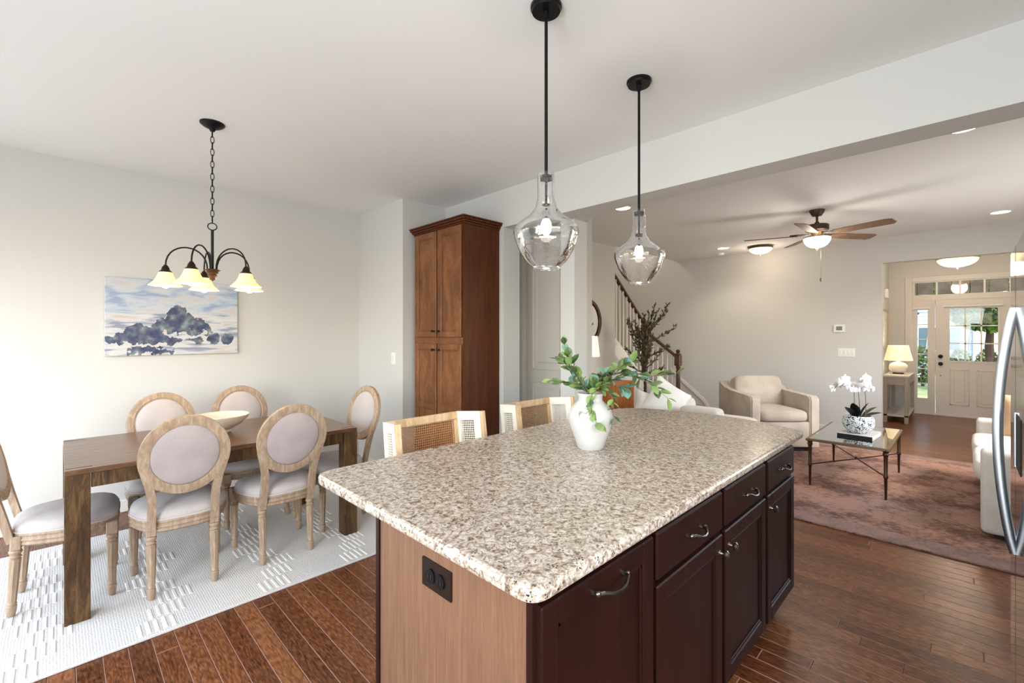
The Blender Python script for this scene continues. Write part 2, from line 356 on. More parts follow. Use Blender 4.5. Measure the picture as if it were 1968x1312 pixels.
# blue-white mottled porcelain
m,n,b=newmat('blue_mottled_porcelain'); v=mapped(n); a=nd(n,'ShaderNodeTexVoronoi'); a.inputs['Scale'].default_value=80; L(n,v,a.inputs['Vector'])
z=nd(n,'ShaderNodeTexNoise'); z.inputs['Scale'].default_value=62; z.inputs['Detail'].default_value=2; L(n,v,z.inputs['Vector']); s=nd(n,'ShaderNodeMath',operation='SUBTRACT'); L(n,z.outputs[0],s.inputs[0]); L(n,a.outputs['Distance'],s.inputs[1])
r=ramp(n,[(.0,(226,230,232)),(.06,(200,210,214)),(.10,(60,84,108)),(.25,(26,38,54))],s.outputs[0]); L(n,r.outputs[0],b.inputs['Base Color']); b.inputs['Roughness'].default_value=.15; Mt['porc']=m
# stainless fridge skin
m,n,b=newmat('dark_stainless'); b.inputs['Base Color'].default_value=lin((150,148,146)); b.inputs['Metallic'].default_value=1; b.inputs['Roughness'].default_value=.07
Mt['steel']=m; Mt['steelh']=plain('satin_steel_handle',(196,204,212),.34,1)
# fluted orange cabinet, foliage, exterior
Mt['orange']=wood('orange_slatted_wood',(150,84,34),(176,102,44),(196,122,58),.5,(14,14,1.5),3)
def leafm(name,c1,c2):
    m,n,b=newmat(name); oi=nd(n,'ShaderNodeObjectInfo'); z=nd(n,'ShaderNodeTexNoise'); z.inputs['Scale'].default_value=18; L(n,mapped(n),z.inputs['Vector'])
    s=nd(n,'ShaderNodeMath',operation='MULTIPLY_ADD'); L(n,oi.outputs['Random'],s.inputs[0]); s.inputs[1].default_value=.5; L(n,z.outputs[0],s.inputs[2])
    r=ramp(n,[(.4,c1),(.9,c2)],s.outputs[0]); L(n,r.outputs[0],b.inputs['Base Color']); b.inputs['Roughness'].default_value=.45
    return m
Mt['leaf']=leafm('branch_leaf_green',(44,66,34),(124,148,84))
Mt['leaft']=leafm('branch_leaf_teal',(70,120,112),(130,160,140))
Mt['olive']=leafm('olive_leaf',(62,56,36),(110,98,64))
Mt['stem']=plain('twig_brown',(118,96,78),.8)
Mt['trunk']=plain('dark_trunk',(58,40,30),.9,bs=.5,bscale=60)
Mt['odark']=plain('orchid_leaf_dark',(20,26,18),.35)
Mt['petal']=plain('orchid_petal_white',(214,211,212),.6)
def ext(name,c1,c2,sc=9):
    m,n,b=newmat(name); z=nd(n,'ShaderNodeTexNoise'); z.inputs['Scale'].default_value=sc; z.inputs['Detail'].default_value=4; L(n,mapped(n),z.inputs['Vector'])
    r=ramp(n,[(.35,c1),(.65,c2)],z.outputs[0]); L(n,r.outputs[0],b.inputs['Base Color']); b.inputs['Roughness'].default_value=.7; return m
Mt['fol']=ext('tree_foliage',(36,58,20),(112,140,52),3)
Mt['fol2']=ext('shrub_foliage',(40,60,28),(98,120,56),5)
Mt['siding']=plain('grey_blue_siding',(150,160,172),.7)
Mt['extw']=plain('exterior_white_trim',(236,236,236),.6)
Mt['shake']=ext('brown_shake_boards',(96,82,70),(126,110,96),6)
Mt['lawn']=ext('lawn',(80,96,50),(120,130,76),2)
Mt['walk']=plain('concrete_walk',(190,184,176),.9,bs=.3)
Mt['dglass']=plain('dark_window_glass',(70,90,100),.1)
# ================================================================ STRUCTURE
HC=2.745
fl=struct('floor',MB().box(-1.8,11.0,-1.1,5.0,-.06,-.012),Mt['plank'])
# planks run along y
PW=.0845; F=870
def proj(x,y,z=0):
    k=(x+y)/2**.5
    if k<.15:return None
    return (984+F*(x-y)/2**.5/k, 642.5-F*(z-1.42)/k)
rp=random.Random(3)
def hidden(x,y):
    if .66<x<2.9 and .6<y<1.7 and not (y>1.3): return True
    if -.55<x<2.0 and 2.72<y<4.2: return True
    if 4.05<x<7.0 and -.9<y<1.9: return True
    if y<-.1 and x<2.8: return True
    if x+y<1.3: return True
    if x>8 and (y>1 or y<-.9): return True
    if x<7.9 and y>3.7: return True
    if 2.9<x<5.9 and y>2.4: return True
    # behind the worktop seen from the camera
    if y>0 and x>0:
        t=(1.42)/(1.42-.9); xi=x/t; yi=y/t
        if .68<xi<2.75 and .62<yi<1.65: return True
    return False
allp=[]
i0=int((-1.8-.0481)/PW)-1
for i in range(i0,int(11/PW)+1):
    x0=.0481+i*PW
    if x0<-1.8 or x0+PW>11: continue
    y=-1.1-rp.random()*.8
    while y<5:
        l=rp.choice((.6,.8,1.0,1.3,1.6,1.9)); y0=max(y,-1.1); y1=min(y+l,5.0); y+=l
        if y1-y0<.02: continue
        cx=x0+PW/2; area_=0
        for s_ in (.15,.5,.85):
            yy=y0+(y1-y0)*s_; p=proj(cx,yy)
            if p and 0<p[0]<1968 and 0<p[1]<1312 and not hidden(cx,yy):
                k=(cx+yy)/2**.5; area_+=(y1-y0)/3*PW/k**3
        allp.append((area_,x0,y0,y1,rp.random()))
allp.sort(key=lambda q:-q[0])
def plank(bm,lay,x0,x1,y0,y1,rv,ox=0,oy=0):
    g=.0006;c=.0026;zt=0;zb=-.011
    a=[(x0+g,y0+g,zb),(x1-g,y0+g,zb),(x1-g,y1-g,zb),(x0+g,y1-g,zb)]
    m_=[(x0+g,y0+g,zt-c),(x1-g,y0+g,zt-c),(x1-g,y1-g,zt-c),(x0+g,y1-g,zt-c)]
    t_=[(x0+g+c,y0+g+c,zt),(x1-g-c,y0+g+c,zt),(x1-g-c,y1-g-c,zt),(x0+g+c,y1-g-c,zt)]
    V=[[bm.verts.new((p[0]-ox,p[1]-oy,p[2])) for p in r_] for r_ in (a,m_,t_)]
    for r_ in V:
        for v_ in r_: v_[lay]=rv
    bm.faces.new(V[2])
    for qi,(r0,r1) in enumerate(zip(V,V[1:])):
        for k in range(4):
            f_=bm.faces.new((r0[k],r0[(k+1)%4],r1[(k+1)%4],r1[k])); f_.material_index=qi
for (a_,x0,y0,y1,rv) in allp[:300]:
    bm=bmesh.new(); lay=bm.verts.layers.float.new('rnd'); plank(bm,lay,x0,x0+PW,y0,y1,rv,x0,y0)
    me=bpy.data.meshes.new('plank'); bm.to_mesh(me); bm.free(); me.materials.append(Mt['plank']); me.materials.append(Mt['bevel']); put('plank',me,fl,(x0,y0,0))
bm=bmesh.new(); lay=bm.verts.layers.float.new('rnd')
for (a_,x0,y0,y1,rv) in allp[300:]: plank(bm,lay,x0,x0+PW,y0,y1,rv)
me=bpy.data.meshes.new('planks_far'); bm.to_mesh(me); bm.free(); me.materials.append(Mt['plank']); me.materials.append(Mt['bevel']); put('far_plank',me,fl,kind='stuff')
# ceilings
struct('ceiling',MB().box(-1.8,2.95,-1.1,5.0,HC,HC+.1).box(2.95,11.1,-1.1,3.7,HC,HC+.25).box(2.95,5.96,3.7,5,HC,HC+.25),Mt['ceil'])
W=Mt['wall']
struct('wall_left',MB().box(-1.8,2.36,4.77,4.9,0,HC),W)
struct('wall_alcove',MB().box(2.36,3.0,3.86,4.9,0,HC),W)
struct('wall_middle',MB().box(2.8705,3.08,2.98,3.86,0,HC),W)
struct('wall_beam',MB().box(2.87,3.08,-1.1,2.98,2.40,HC),W)
struct('wall_column',MB().box(3.09,3.27,2.34,2.49,0,HC).prism([(3.085,2.34),(3.085,2.16),(3.27,2.34)],2.40,HC),W)
# closet wall with opening for door_2 at x=3.45
struct('wall_closet',MB().box(3.45,3.56,2.52,2.62,0,HC).box(3.45,3.56,3.27,5.0,0,HC).box(3.45,3.56,2.62,3.27,2.42,HC).box(3.27,3.56,2.49,2.53,0,HC),W)
struct('wall_mirror',MB().box(3.56,5.96,3.75,3.87,0,HC),W)
struct('wall_stairwell',MB().box(5.0,8.07,4.95,5.07,0,4.4).box(7.95,8.07,3.7,4.95,HC,4.4).box(4.95,5.0,3.87,4.95,0,4.4).box(5.0,7.95,3.7,3.82,HC+.25,4.4),W)
struct('ceiling_stairwell',MB().box(4.95,8.07,3.7,5.07,4.4,4.5),Mt['ceil'])
struct('wall_far',MB().box(7.95,8.07,.80,5.0,0,HC).box(7.95,8.07,-1.1,.80,2.395,HC).box(7.95,8.07,-1.1,-.95,0,2.395),W)
struct('wall_hall_left',MB().box(8.07,10.94,1.0,1.12,0,HC),W)
struct('wall_hall_right',MB().box(8.07,10.94,-1.07,-.95,0,HC),W)
# front wall: opening y -.60..0.72  z 0..2.40 (door, sidelight, transom)
struct('wall_front',MB().box(10.94,11.1,.74,1.12,0,HC).box(10.94,11.1,-1.1,-.84,0,HC).box(10.94,11.1,-.84,.74,2.42,HC),W)
# right wall behind the fridge, with window openings; back wall with patio door + window
struct('wall_right',MB().box(-1.8,-.2,-1.1,-1.03,0,HC).box(-.2,1.4,-1.1,-1.03,0,1.1).box(-.2,1.4,-1.1,-1.03,2.1,HC).box(1.4,4.4,-1.1,-1.03,0,HC).box(4.4,6.8,-1.1,-1.03,0,.85).box(4.4,6.8,-1.1,-1.03,2.25,HC).box(6.8,11.1,-1.1,-1.03,0,HC),W)
struct('wall_back',MB().box(-1.82,-1.75,-1.1,-.75,0,HC).box(-1.82,-1.75,-.75,1.35,0,.75).box(-1.82,-1.75,-.75,1.35,2.25,HC).box(-1.82,-1.75,1.35,2.25,0,HC).box(-1.82,-1.75,2.25,4.65,2.25,HC).box(-1.82,-1.75,4.65,4.9,0,HC),W)
# baseboards
def bb(name,*bx):
    mb=MB()
    for q in bx: mb.box(*q,bev=.004)
    return struct(name,mb,Mt['trim'])
bb('baseboard_left',(-1.75,2.36,4.755,4.77,0,.095))
bb('baseboard_alcove',(2.345,2.36,3.86,4.755,0,.095),(2.345,2.456,3.845,3.86,0,.095))
bb('baseboard_middle',(2.855,2.87,2.965,3.02,0,.095),(2.87,3.08,2.965,2.98,0,.095))
bb('baseboard_far',(7.935,7.95,.80,3.1,0,.095),(7.935,8.07,.785,.80,0,.095))
bb('baseboard_hall',(8.07,10.93,.985,1.0,0,.095),(10.925,10.94,.77,.985,0,.095))
bb('baseboard_mirror',(3.56,5.96,3.735,3.75,0,.095))
# ---- front door assembly (x = 10.94)
XD=10.94
tr=MB()
tr.box(XD-.02,XD,.67,.77,0,2.45,bev=.004).box(XD-.02,XD,-.87,.67,2.36,2.45,bev=.004).box(XD-.02,XD,-.87,-.77,0,2.36,bev=.004)
tr.box(XD-.005,XD+.06,-.84,.74,2.03,2.10).box(XD-.005,XD+.06,.37,.405,0,2.03).box(XD-.005,XD+.06,-.585,-.56,0,2.03).box(XD-.012,XD+.08,-.84,.74,0,.022)
struct('trim_1',tr,Mt['doorp'])
d1=empty('door_1',(XD+.01,-.10,.0)); tag(d1,kind='structure')
# local: x into wall, y -.455...+.465
yl,yr=.465,-.455
gl=( -.29,.285,.965,1.87) # glass y0,y1,z0,z1 local
mb=MB()
mb.box(0,.045,gl[1],yl,.02,2.03).box(0,.045,yr,gl[0],.02,2.03).box(0,.045,gl[0],gl[1],gl[3],2.03).box(0,.045,gl[0],gl[1],.02,gl[2])
mb.build('door_slab',Mt['doorp'],d1)
mb=MB(); t=.028
mb.box(-.012,.0,gl[0]-t,gl[1]+t,gl[3],gl[3]+t).box(-.012,0,gl[0]-t,gl[1]+t,gl[2]-t,gl[2]).box(-.012,0,gl[0]-t,gl[0],gl[2],gl[3]).box(-.012,0,gl[1],gl[1]+t,gl[2],gl[3])
mb.build('glazing_frame',Mt['doorp'],d1)
gw=(gl[1]-gl[0])/3; gh=(gl[3]-gl[2])/3
for i in range(3):
    for j in range(3):
        MB().box(.02,.024,gl[0]+i*gw,gl[0]+(i+1)*gw,gl[2]+j*gh,gl[2]+(j+1)*gh).build('pane',Mt['pane'],d1)
for i in (1,2):
    MB().box(.006,.036,gl[0]+i*gw-.010,gl[0]+i*gw+.010,gl[2],gl[3]).build('muntin',Mt['trim'],d1)
    MB().box(.006,.036,gl[0],gl[1],gl[2]+i*gh-.010,gl[2]+i*gh+.010).build('muntin',Mt['trim'],d1)
for (a,b2) in ((-.29,-.045),(.045,.285)):
    # raised panel with moulded frame
    mb=MB(); z0,z1=.20,.82
    mb.box(-.009,0,a,b2,z1-.02,z1,bev=.003).box(-.009,0,a,b2,z0,z0+.02,bev=.003).box(-.009,0,a,a+.02,z0,z1,bev=.003).box(-.009,0,b2-.02,b2,z0,z1,bev=.003).box(-.007,0,a+.05,b2-.05,z0+.05,z1-.05,bev=.006)
    mb.build('door_panel',Mt['doorp'],d1)
def knob(bz,r=.032):
    return MB().lathe([(0,0),(r,0),(r,.008),(.012,.012),(.012,.03),(r*.8,.036),(r*.9,.05),(r*.6,.062),(0,.064)],20,M=Matrix.Translation((0,0,0))@Euler((0,-PI/2,0)).to_matrix().to_4x4())
knob(0).build('deadbolt',Mt['blk'],d1,(0,.40,1.035)); knob(0).build('door_knob',Mt['blk'],d1,(0,.40,.905))
MB().lathe([(0,0),(.009,0),(.009,.006),(0,.006)],12,M=Euler((0,-PI/2,0)).to_matrix().to_4x4()).build('lock_dot',Mt['blk'],d1,(0,.40,.70))
def glaze(name,y0,y1,z0,z1,ny,nz,gy0,gy1,gz0,gz1,cat=None):
    e=empty(name,(XD+.01,(y0+y1)/2,z0)); tag(e,kind='structure'); oy=(y0+y1)/2
    MB().box(0,.045,gy1-oy,y1-oy,0,z1-z0).box(0,.045,y0-oy,gy0-oy,0,z1-z0).box(0,.045,gy0-oy,gy1-oy,gz1-z0,z1-z0).box(0,.045,gy0-oy,gy1-oy,0,gz0-z0).build('window_frame',Mt['doorp'],e)
    dy=(gy1-gy0)/ny;dz=(gz1-gz0)/nz
    for i in range(ny):
        for j in range(nz): MB().box(.02,.024,gy0+i*dy-oy,gy0+(i+1)*dy-oy,gz0+j*dz-z0,gz0+(j+1)*dz-z0).build('pane',Mt['pane'],e)
    for i in range(1,ny): MB().box(-.004,.036,gy0+i*dy-oy-.012,gy0+i*dy-oy+.012,gz0-z0,gz1-z0).build('muntin',Mt['trim'],e)
    for j in range(1,nz): MB().box(.006,.036,gy0-oy,gy1-oy,gz0+j*dz-z0-.008,gz0+j*dz-z0+.008).build('muntin',Mt['trim'],e)
    return e
glaze('window_1',.405,.67,.022,2.03,1,6,.468,.602,.28,1.86)
glaze('window_2',-.84,.67,2.10,2.36,5,1,-.82,.64,2.125,2.345)
glaze('window_3',-.84,-.585,.022,2.03,1,6,-.79,-.655,.28,1.86)
def blind(y0,y1,z,label):
    e=empty('roller_blind',(XD-.03,(y0+y1)/2,z),label=label,cat='blind'); h=(y1-y0)/2
    MB().tube([(0,-h,0),(0,h,0)],.02,12).build('roll',Mt['white'],e)
    MB().box(-.012,.03,-h-.012,-h,-.022,.022).build('bracket',Mt['white'],e); MB().box(-.012,.03,h,h+.012,-.022,.022).build('bracket',Mt['white'],e)
blind(-.44,.26,1.91,'white rolled-up blind above the nine-pane glass of the front door')
blind(.44,.65,1.89,'short rolled-up blind above the narrow sidelight left of the front door')
# closet door behind the pantry opening
d2=empty('door_2',(3.47,2.95,0)); tag(d2,kind='structure')
mb=MB().box(.01,.045,-.32,.32,.01,2.41); mb.build('door_slab',Mt['cdoor'],d2)
for (z0,z1) in ((1.08,2.25),(.2,.93)):
    mb=MB(); a,b2=-.19,.21
    mb.box(-.002,.012,a-.018,b2+.018,z1,z1+.018,bev=.004).box(-.002,.012,a-.018,b2+.018,z0-.018,z0,bev=.004).box(-.002,.012,a-.018,a,z0,z1,bev=.004).box(-.002,.012,b2,b2+.018,z0,z1,bev=.004).box(.0,.012,a+.05,b2-.05,z0+.05,z1-.05,bev=.01)
    mb.build('door_panel',Mt['cdoor'],d2)
struct('trim_2',MB().box(3.43,3.455,3.275,3.335,0,2.42,bev=.004).box(3.43,3.455,2.555,2.615,0,2.42,bev=.004).box(3.43,3.455,2.555,3.335,2.42,2.48,bev=.004),Mt['cdoor'])
# patio door and windows out of frame (they let the daylight in)
def outwin(name,fx,horiz,a0,a1,z0,z1):
    e=empty(name,(0,0,0)); tag(e,kind='structure'); t=.05; mb=MB()
    def bx(p0,p1,q0,q1):
        if horiz: mb.box(p0,p1,fx-.02,fx+.02,q0,q1)
        else: mb.box(fx-.02,fx+.02,p0,p1,q0,q1)
    bx(a0,a0+t,z0,z1);bx(a1-t,a1,z0,z1);bx(a0,a1,z0,z0+t);bx(a0,a1,z1-t,z1);bx((a0+a1)/2-.02,(a0+a1)/2+.02,z0,z1)
    mb.build('window_frame',Mt['trim'],e)
outwin('door_3',-1.79,False,2.25,4.65,0,2.25); outwin('window_4',-1.79,False,-.75,1.35,.75,2.25); outwin('window_5',-1.065,True,-.2,1.4,1.1,2.1); outwin('window_6',-1.065,True,4.4,6.8,.85,2.25)
# ================================================================ KITCHEN
def pull(l=.10):
    """arched bar pull along x, standing out in -y"""
    mb=MB(); h=l/2
    mb.tube([(-h,0,0),(-h,-.012,0),(-h+.012,-.024,.004),(-h*.4,-.034,-.004),(0,-.036,-.006),(h*.4,-.034,-.004),(h-.012,-.024,.004),(h,-.012,0),(h,0,0)],[.007,.0055,.005,.0045,.0055,.0045,.005,.0055,.007],8)
    for s in (-h,h): mb.sell((s,-.014,.002),.008,.008,.008,1,seg=10,rings=6)
    return mb
def cabknob(d=(0,-1,0),r=.015):
    M=Vector(d).to_track_quat('Z','Y').to_matrix().to_4x4()
    return MB().lathe([(0,0),(.009,0),(.006,.006),(.005,.014),(r,.02),(r*1.05,.026),(r*.6,.032),(0,.033)],14,M=M)
def shaker(mb,x0,x1,z0,z1,yf,th=.02,st=.058,rec=.007,bead=.01,ax='y',rails=()):
    """frame-and-panel door whose face looks to -y (or -x when ax='x'); coordinates along width, height"""
    def bx(a0,a1,b0,b1,d0,d1,bev=0):
        if ax=='y': mb.box(a0,a1,yf+d0,yf+d1,b0,b1,bev=bev)
        else: mb.box(yf+d0,yf+d1,a0,a1,b0,b1,bev=bev)
    bv=.004
    bx(x0,x0+st,z0,z1,0,th,bv);bx(x1-st,x1,z0,z1,0,th,bv);bx(x0+st-.003,x1-st+.003,z1-st,z1,0,th,bv);bx(x0+st-.003,x1-st+.003,z0,z0+st,0,th,bv)
    zs=[z0+st]+[q for r_ in rails for q in (r_-st/2,r_+st/2)]+[z1-st]
    for r_ in rails: bx(x0+st-.003,x1-st+.003,r_-st/2,r_+st/2,0,th,bv)
    bx(x0+st-.004,x1-st+.004,z0+st-.004,z1-st+.004,rec+.003,th)
    for a,b in zip(zs[::2],zs[1::2]):
        for q in ((x0+st,x0+st+bead,a,b),(x1-st-bead,x1-st,a,b),(x0+st,x1-st,a,a+bead),(x0+st,x1-st,b-bead,b)): bx(*q,rec-.003,rec+.004,.002)
units=[(.70,1.20,'trash'),(1.20,1.715,'d'),(1.715,2.219,'d'),(2.219,2.69,'d')]
isl='island base cabinets under the granite worktop'
labels=['espresso island cabinet with one tall pull-out door, nearest the bronze outlet','second espresso island cabinet from the outlet end, knob at the right of its door','third espresso island cabinet from the outlet end, knob at the left of its door','last espresso island cabinet, narrow, at the rug end of the island']
for k,(x0,x1,kind) in enumerate(units):
    e=empty('base_cabinet',(x0,.64,0),label=labels[k],cat='cabinet',group=isl); w_=x1-x0
    xa=.012 if k==0 else 0
    MB().box(xa,w_,0,.645,.10,.88).box(xa,w_,.075,.645,0,.10).build('cabinet_body',Mt['cab'],e)
    mid={0:(.012,.487),1:(.008,.50),2:(.015,.489),3:(.015,.451)}[k]
    if kind=='trash':
        mb=MB(); shaker(mb,.008,.487,.125,.85,-.02); d=mb.build('door',Mt['cab'],e)
        pull(.13).build('handle',Mt['pull'],d,(.255,-.02,.812))
        MB().box(0,.012,-.003,.645,0,.88).build('end_panel',Mt['cabend'],e,label='lighter brown veneered end panel')
        MB().box(-.006,.012,-.006,.012,0,.88).build('corner_trim',Mt['cab'],e); MB().box(-.006,.012,.633,.651,0,.88).build('corner_trim',Mt['cab'],e)
    else:
        mb=MB(); a,b_=mid; mb.box(a,b_,-.02,0,.712,.852,bev=.006); dr=mb.build('drawer',Mt['cab'],e)
        pull(.10).build('handle',Mt['pull'],dr,((a+b_)/2,-.02,.785))
        mb=MB(); shaker(mb,a,b_,.125,.698,-.02); d=mb.build('door',Mt['cab'],e)
        kx=b_-.03 if k==1 else a+.03
        cabknob().build('knob',Mt['pull'],d,(kx,-.02,.64))
# outlet on the end panel
e=empty('outlet',(.70,.976,.783),label='dark bronze double outlet on the brown island end panel',cat='outlet')
MB().box(-.006,0,-.064,.064,-.038,.038,bev=.002).build('cover_plate',Mt['bronze'],e)
for s in (-1,1):
    r_=MB().lathe([(0,0),(.019,0),(.019,.004),(0,.004)],18,M=Matrix.Translation((-.006,s*.021,0))@Euler((0,-PI/2,0)).to_matrix().to_4x4()).build('receptacle',Mt['blk'],e)
    MB().box(-.0115,-.0095,s*.021-.008,s*.021-.005,-.006,.006).box(-.0115,-.0095,s*.021+.005,s*.021+.008,-.006,.006).build('slot',Mt['bulb'] if 0 else Mt['soil'],r_)
# worktop
def rpoly(pts,seg=6):
    out=[]
    n=len(pts)
    for i,(x,y,r) in enumerate(pts):
        p=Vector((x,y)); a=Vector(pts[i-1][:2]); b=Vector(pts[(i+1)%n][:2])
        if r<=0: out.append((x,y)); continue
        u=(a-p).normalized(); v=(b-p).normalized()
        for k in range(seg+1):
            t=k/seg; q=p+u*r*(1-t)**2+v*r*t**2   # quadratic blend
            out.append((q.x,q.y))
    return out
arc=[]
for k in range(15):
    t=k/14; y=.595+(1.69-.595)*t; arc.append((2.75+.19*math.sin(PI*t)**.8,y))
poly=rpoly([(.655,.595,.045)]) if 0 else None
P_=rpoly([(.655,1.69,.06),(.655,.595,.05)]+[(x,y,0) for x,y in arc[1:-1]][:0])
P_=[]
def corner(x,y,a,b,r,seg=6):
    p=Vector((x,y));u=(Vector(a)-p).normalized();v=(Vector(b)-p).normalized()
    return [tuple(p+u*r*(1-k/seg)**2+v*r*(k/seg)**2) for k in range(seg+1)]
P_+=corner(.655,1.69,(2.7,1.69),(.655,.6),.075); P_+=corner(.655,.595,(.655,1.6),(2.7,.595),.05)
P_+=corner(2.76,.595,(.7,.595),arc[1],.03); P_+=arc[1:-1]; P_+=corner(2.72,1.69,arc[-2],(.7,1.69),.06)
e=empty('worktop',(0,0,.88),label='speckled beige granite island worktop with a bowed far end',cat='worktop')
bm=bmesh.new(); prof=[(.010,0),(.002,.004),(0,.010),(0,.024),(.003,.031),(.010,.034)]
c0=Vector((1.7,1.14)); rings=[]
def inset(P,d):
    n=len(P);out=[]
    for i in range(n):
        a=Vector(P[i-1]);b=Vector(P[(i+1)%n]); t=(b-a).normalized(); nn=Vector((t.y,-t.x))
        if nn.dot(c0-Vector(P[i]))<0: nn=-nn
        out.append(Vector(P[i])+nn*d)
    return out
for d,z in prof:
    rings.append([bm.verts.new((q.x,q.y,z)) for q in inset(P_,d)])
for a,b_ in zip(rings,rings[1:]):
    for i in range(len(a)): j=(i+1)%len(a); bm.faces.new((a[i],a[j],b_[j],b_[i]))
bm.faces.new(rings[0][::-1]); bm.faces.new(rings[-1]); bmesh.ops.recalc_face_normals(bm,faces=bm.faces)
me=bpy.data.meshes.new('granite_slab'); bm.to_mesh(me); bm.free(); me.materials.append(Mt['granite']); me.shade_smooth(); me.set_sharp_from_angle(angle=math.radians(14)); put('granite_slab',me,e)
# pantry cabinet
e=empty('pantry_cabinet',(2.456,3.035,0),label='tall brown stained pantry cabinet with four doors and crown moulding',cat='cabinet')
yw=.765
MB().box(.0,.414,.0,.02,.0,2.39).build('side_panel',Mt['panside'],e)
MB().box(.0,.02,.02,yw,1.33,1.39).box(.0,.414,.02,yw,2.36,2.39).box(.004,.414,.02,yw,.10,2.37).box(.06,.414,.02,yw,0,.10).build('cabinet_body',Mt['pan'],e)
mb=MB()
for (o,z0,z1) in ((.0,2.375,2.392),(.012,2.392,2.41),(.028,2.41,2.428),(.038,2.428,2.44)):
    mb.box(-.012-o,.414,-.012-o,yw+.005+min(o,.02),z0,z1,bev=.004)
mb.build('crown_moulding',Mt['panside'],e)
for (ya,yb,z0,z1,rl,kz) in ((.026,.366,1.395,2.37,(),1.45),(.386,.735,1.395,2.37,(),1.45),(.026,.366,.12,1.335,(.755,),1.28),(.386,.735,.12,1.335,(.755,),1.28)):
    mb=MB(); shaker(mb,ya,yb,z0,z1,-.02,ax='x',rails=rl,st=.056); d=mb.build('door',Mt['pan'],e)
    ky=yb-.03 if ya<.1 else ya+.03
    cabknob((-1,0,0),.013).build('knob',Mt['bronze'],d,(-.02,ky,kz))
# ---- refrigerator (glossy dark steel, face towards +y)
e=empty('refrigerator',(2.245,-.50,0),label='tall dark stainless refrigerator with bowed handle at the right edge',cat='refrigerator')
MB().box(-.455,.455,-.42,.31,.03,1.74,bev=.01).build('cabinet_body',Mt['blk'],e)
for (x0,x1) in ((-.455,.195),(.201,.455)):
    mb=MB(); mb.box(x0,x1,.315,.37,.06,1.75,bev=.012,seg=3); d=mb.build('door',Mt['steel'],e,ang=14)
    if x0<0:
        MB().box(-.03,.15,.366,.3725,.955,1.14,bev=.002).build('dispenser_recess',Mt['soil'],d)
        MB().box(.148,.158,.368,.377,.95,1.145,bev=.002).build('dispenser_trim',Mt['steelh'],d)
hp=[(.175,.372,.635)]
for k in range(1,16):
    t=k/16; hp.append((.175,.372+.043*math.sin(PI*t)**.8,.635+.88*t))
hp.append((.175,.372,1.515))
MB().tube(hp,.02,12,flat=(.010,.015)).build('door_handle',Mt['steelh'],e)
# ---- counter stools
def cane(mb,w,h,cell=.0125,th=.002,M=None,r=.33):
    nx=max(2,round(w/cell));nz=max(2,round(h/cell)); cx=w/nx;cz=h/nz
    V={}
    def v(x,y,z):
        k=(round(x,5),round(z,5),y)
        if k not in V: V[k]=mb.b.verts.new(M@Vector((x,y,z)) if M is not None else (x,y,z))
        return V[k]
    for y in (0,th):
        for i in range(nx):
            for j in range(nz):
                x0=i*cx;z0=j*cz; mx_=x0+cx/2; mz=z0+cz/2
                o=[(x0,z0),(x0+cx,z0),(x0+cx,z0+cz),(x0,z0+cz)]
                s=[(mx_-cx*r,mz-cz*r),(mx_+cx*r,mz-cz*r),(mx_+cx*r,mz+cz*r),(mx_-cx*r,mz+cz*r)]
                O=[v(a,y,b) for a,b in o]; S=[mb.b.verts.new(M@Vector((a,y,b)) if M is not None else (a,y,b)) for a,b in s]
                for k in range(4):
                    mb.b.faces.new((O[k],O[(k+1)%4],S[(k+1)%4],S[k]))
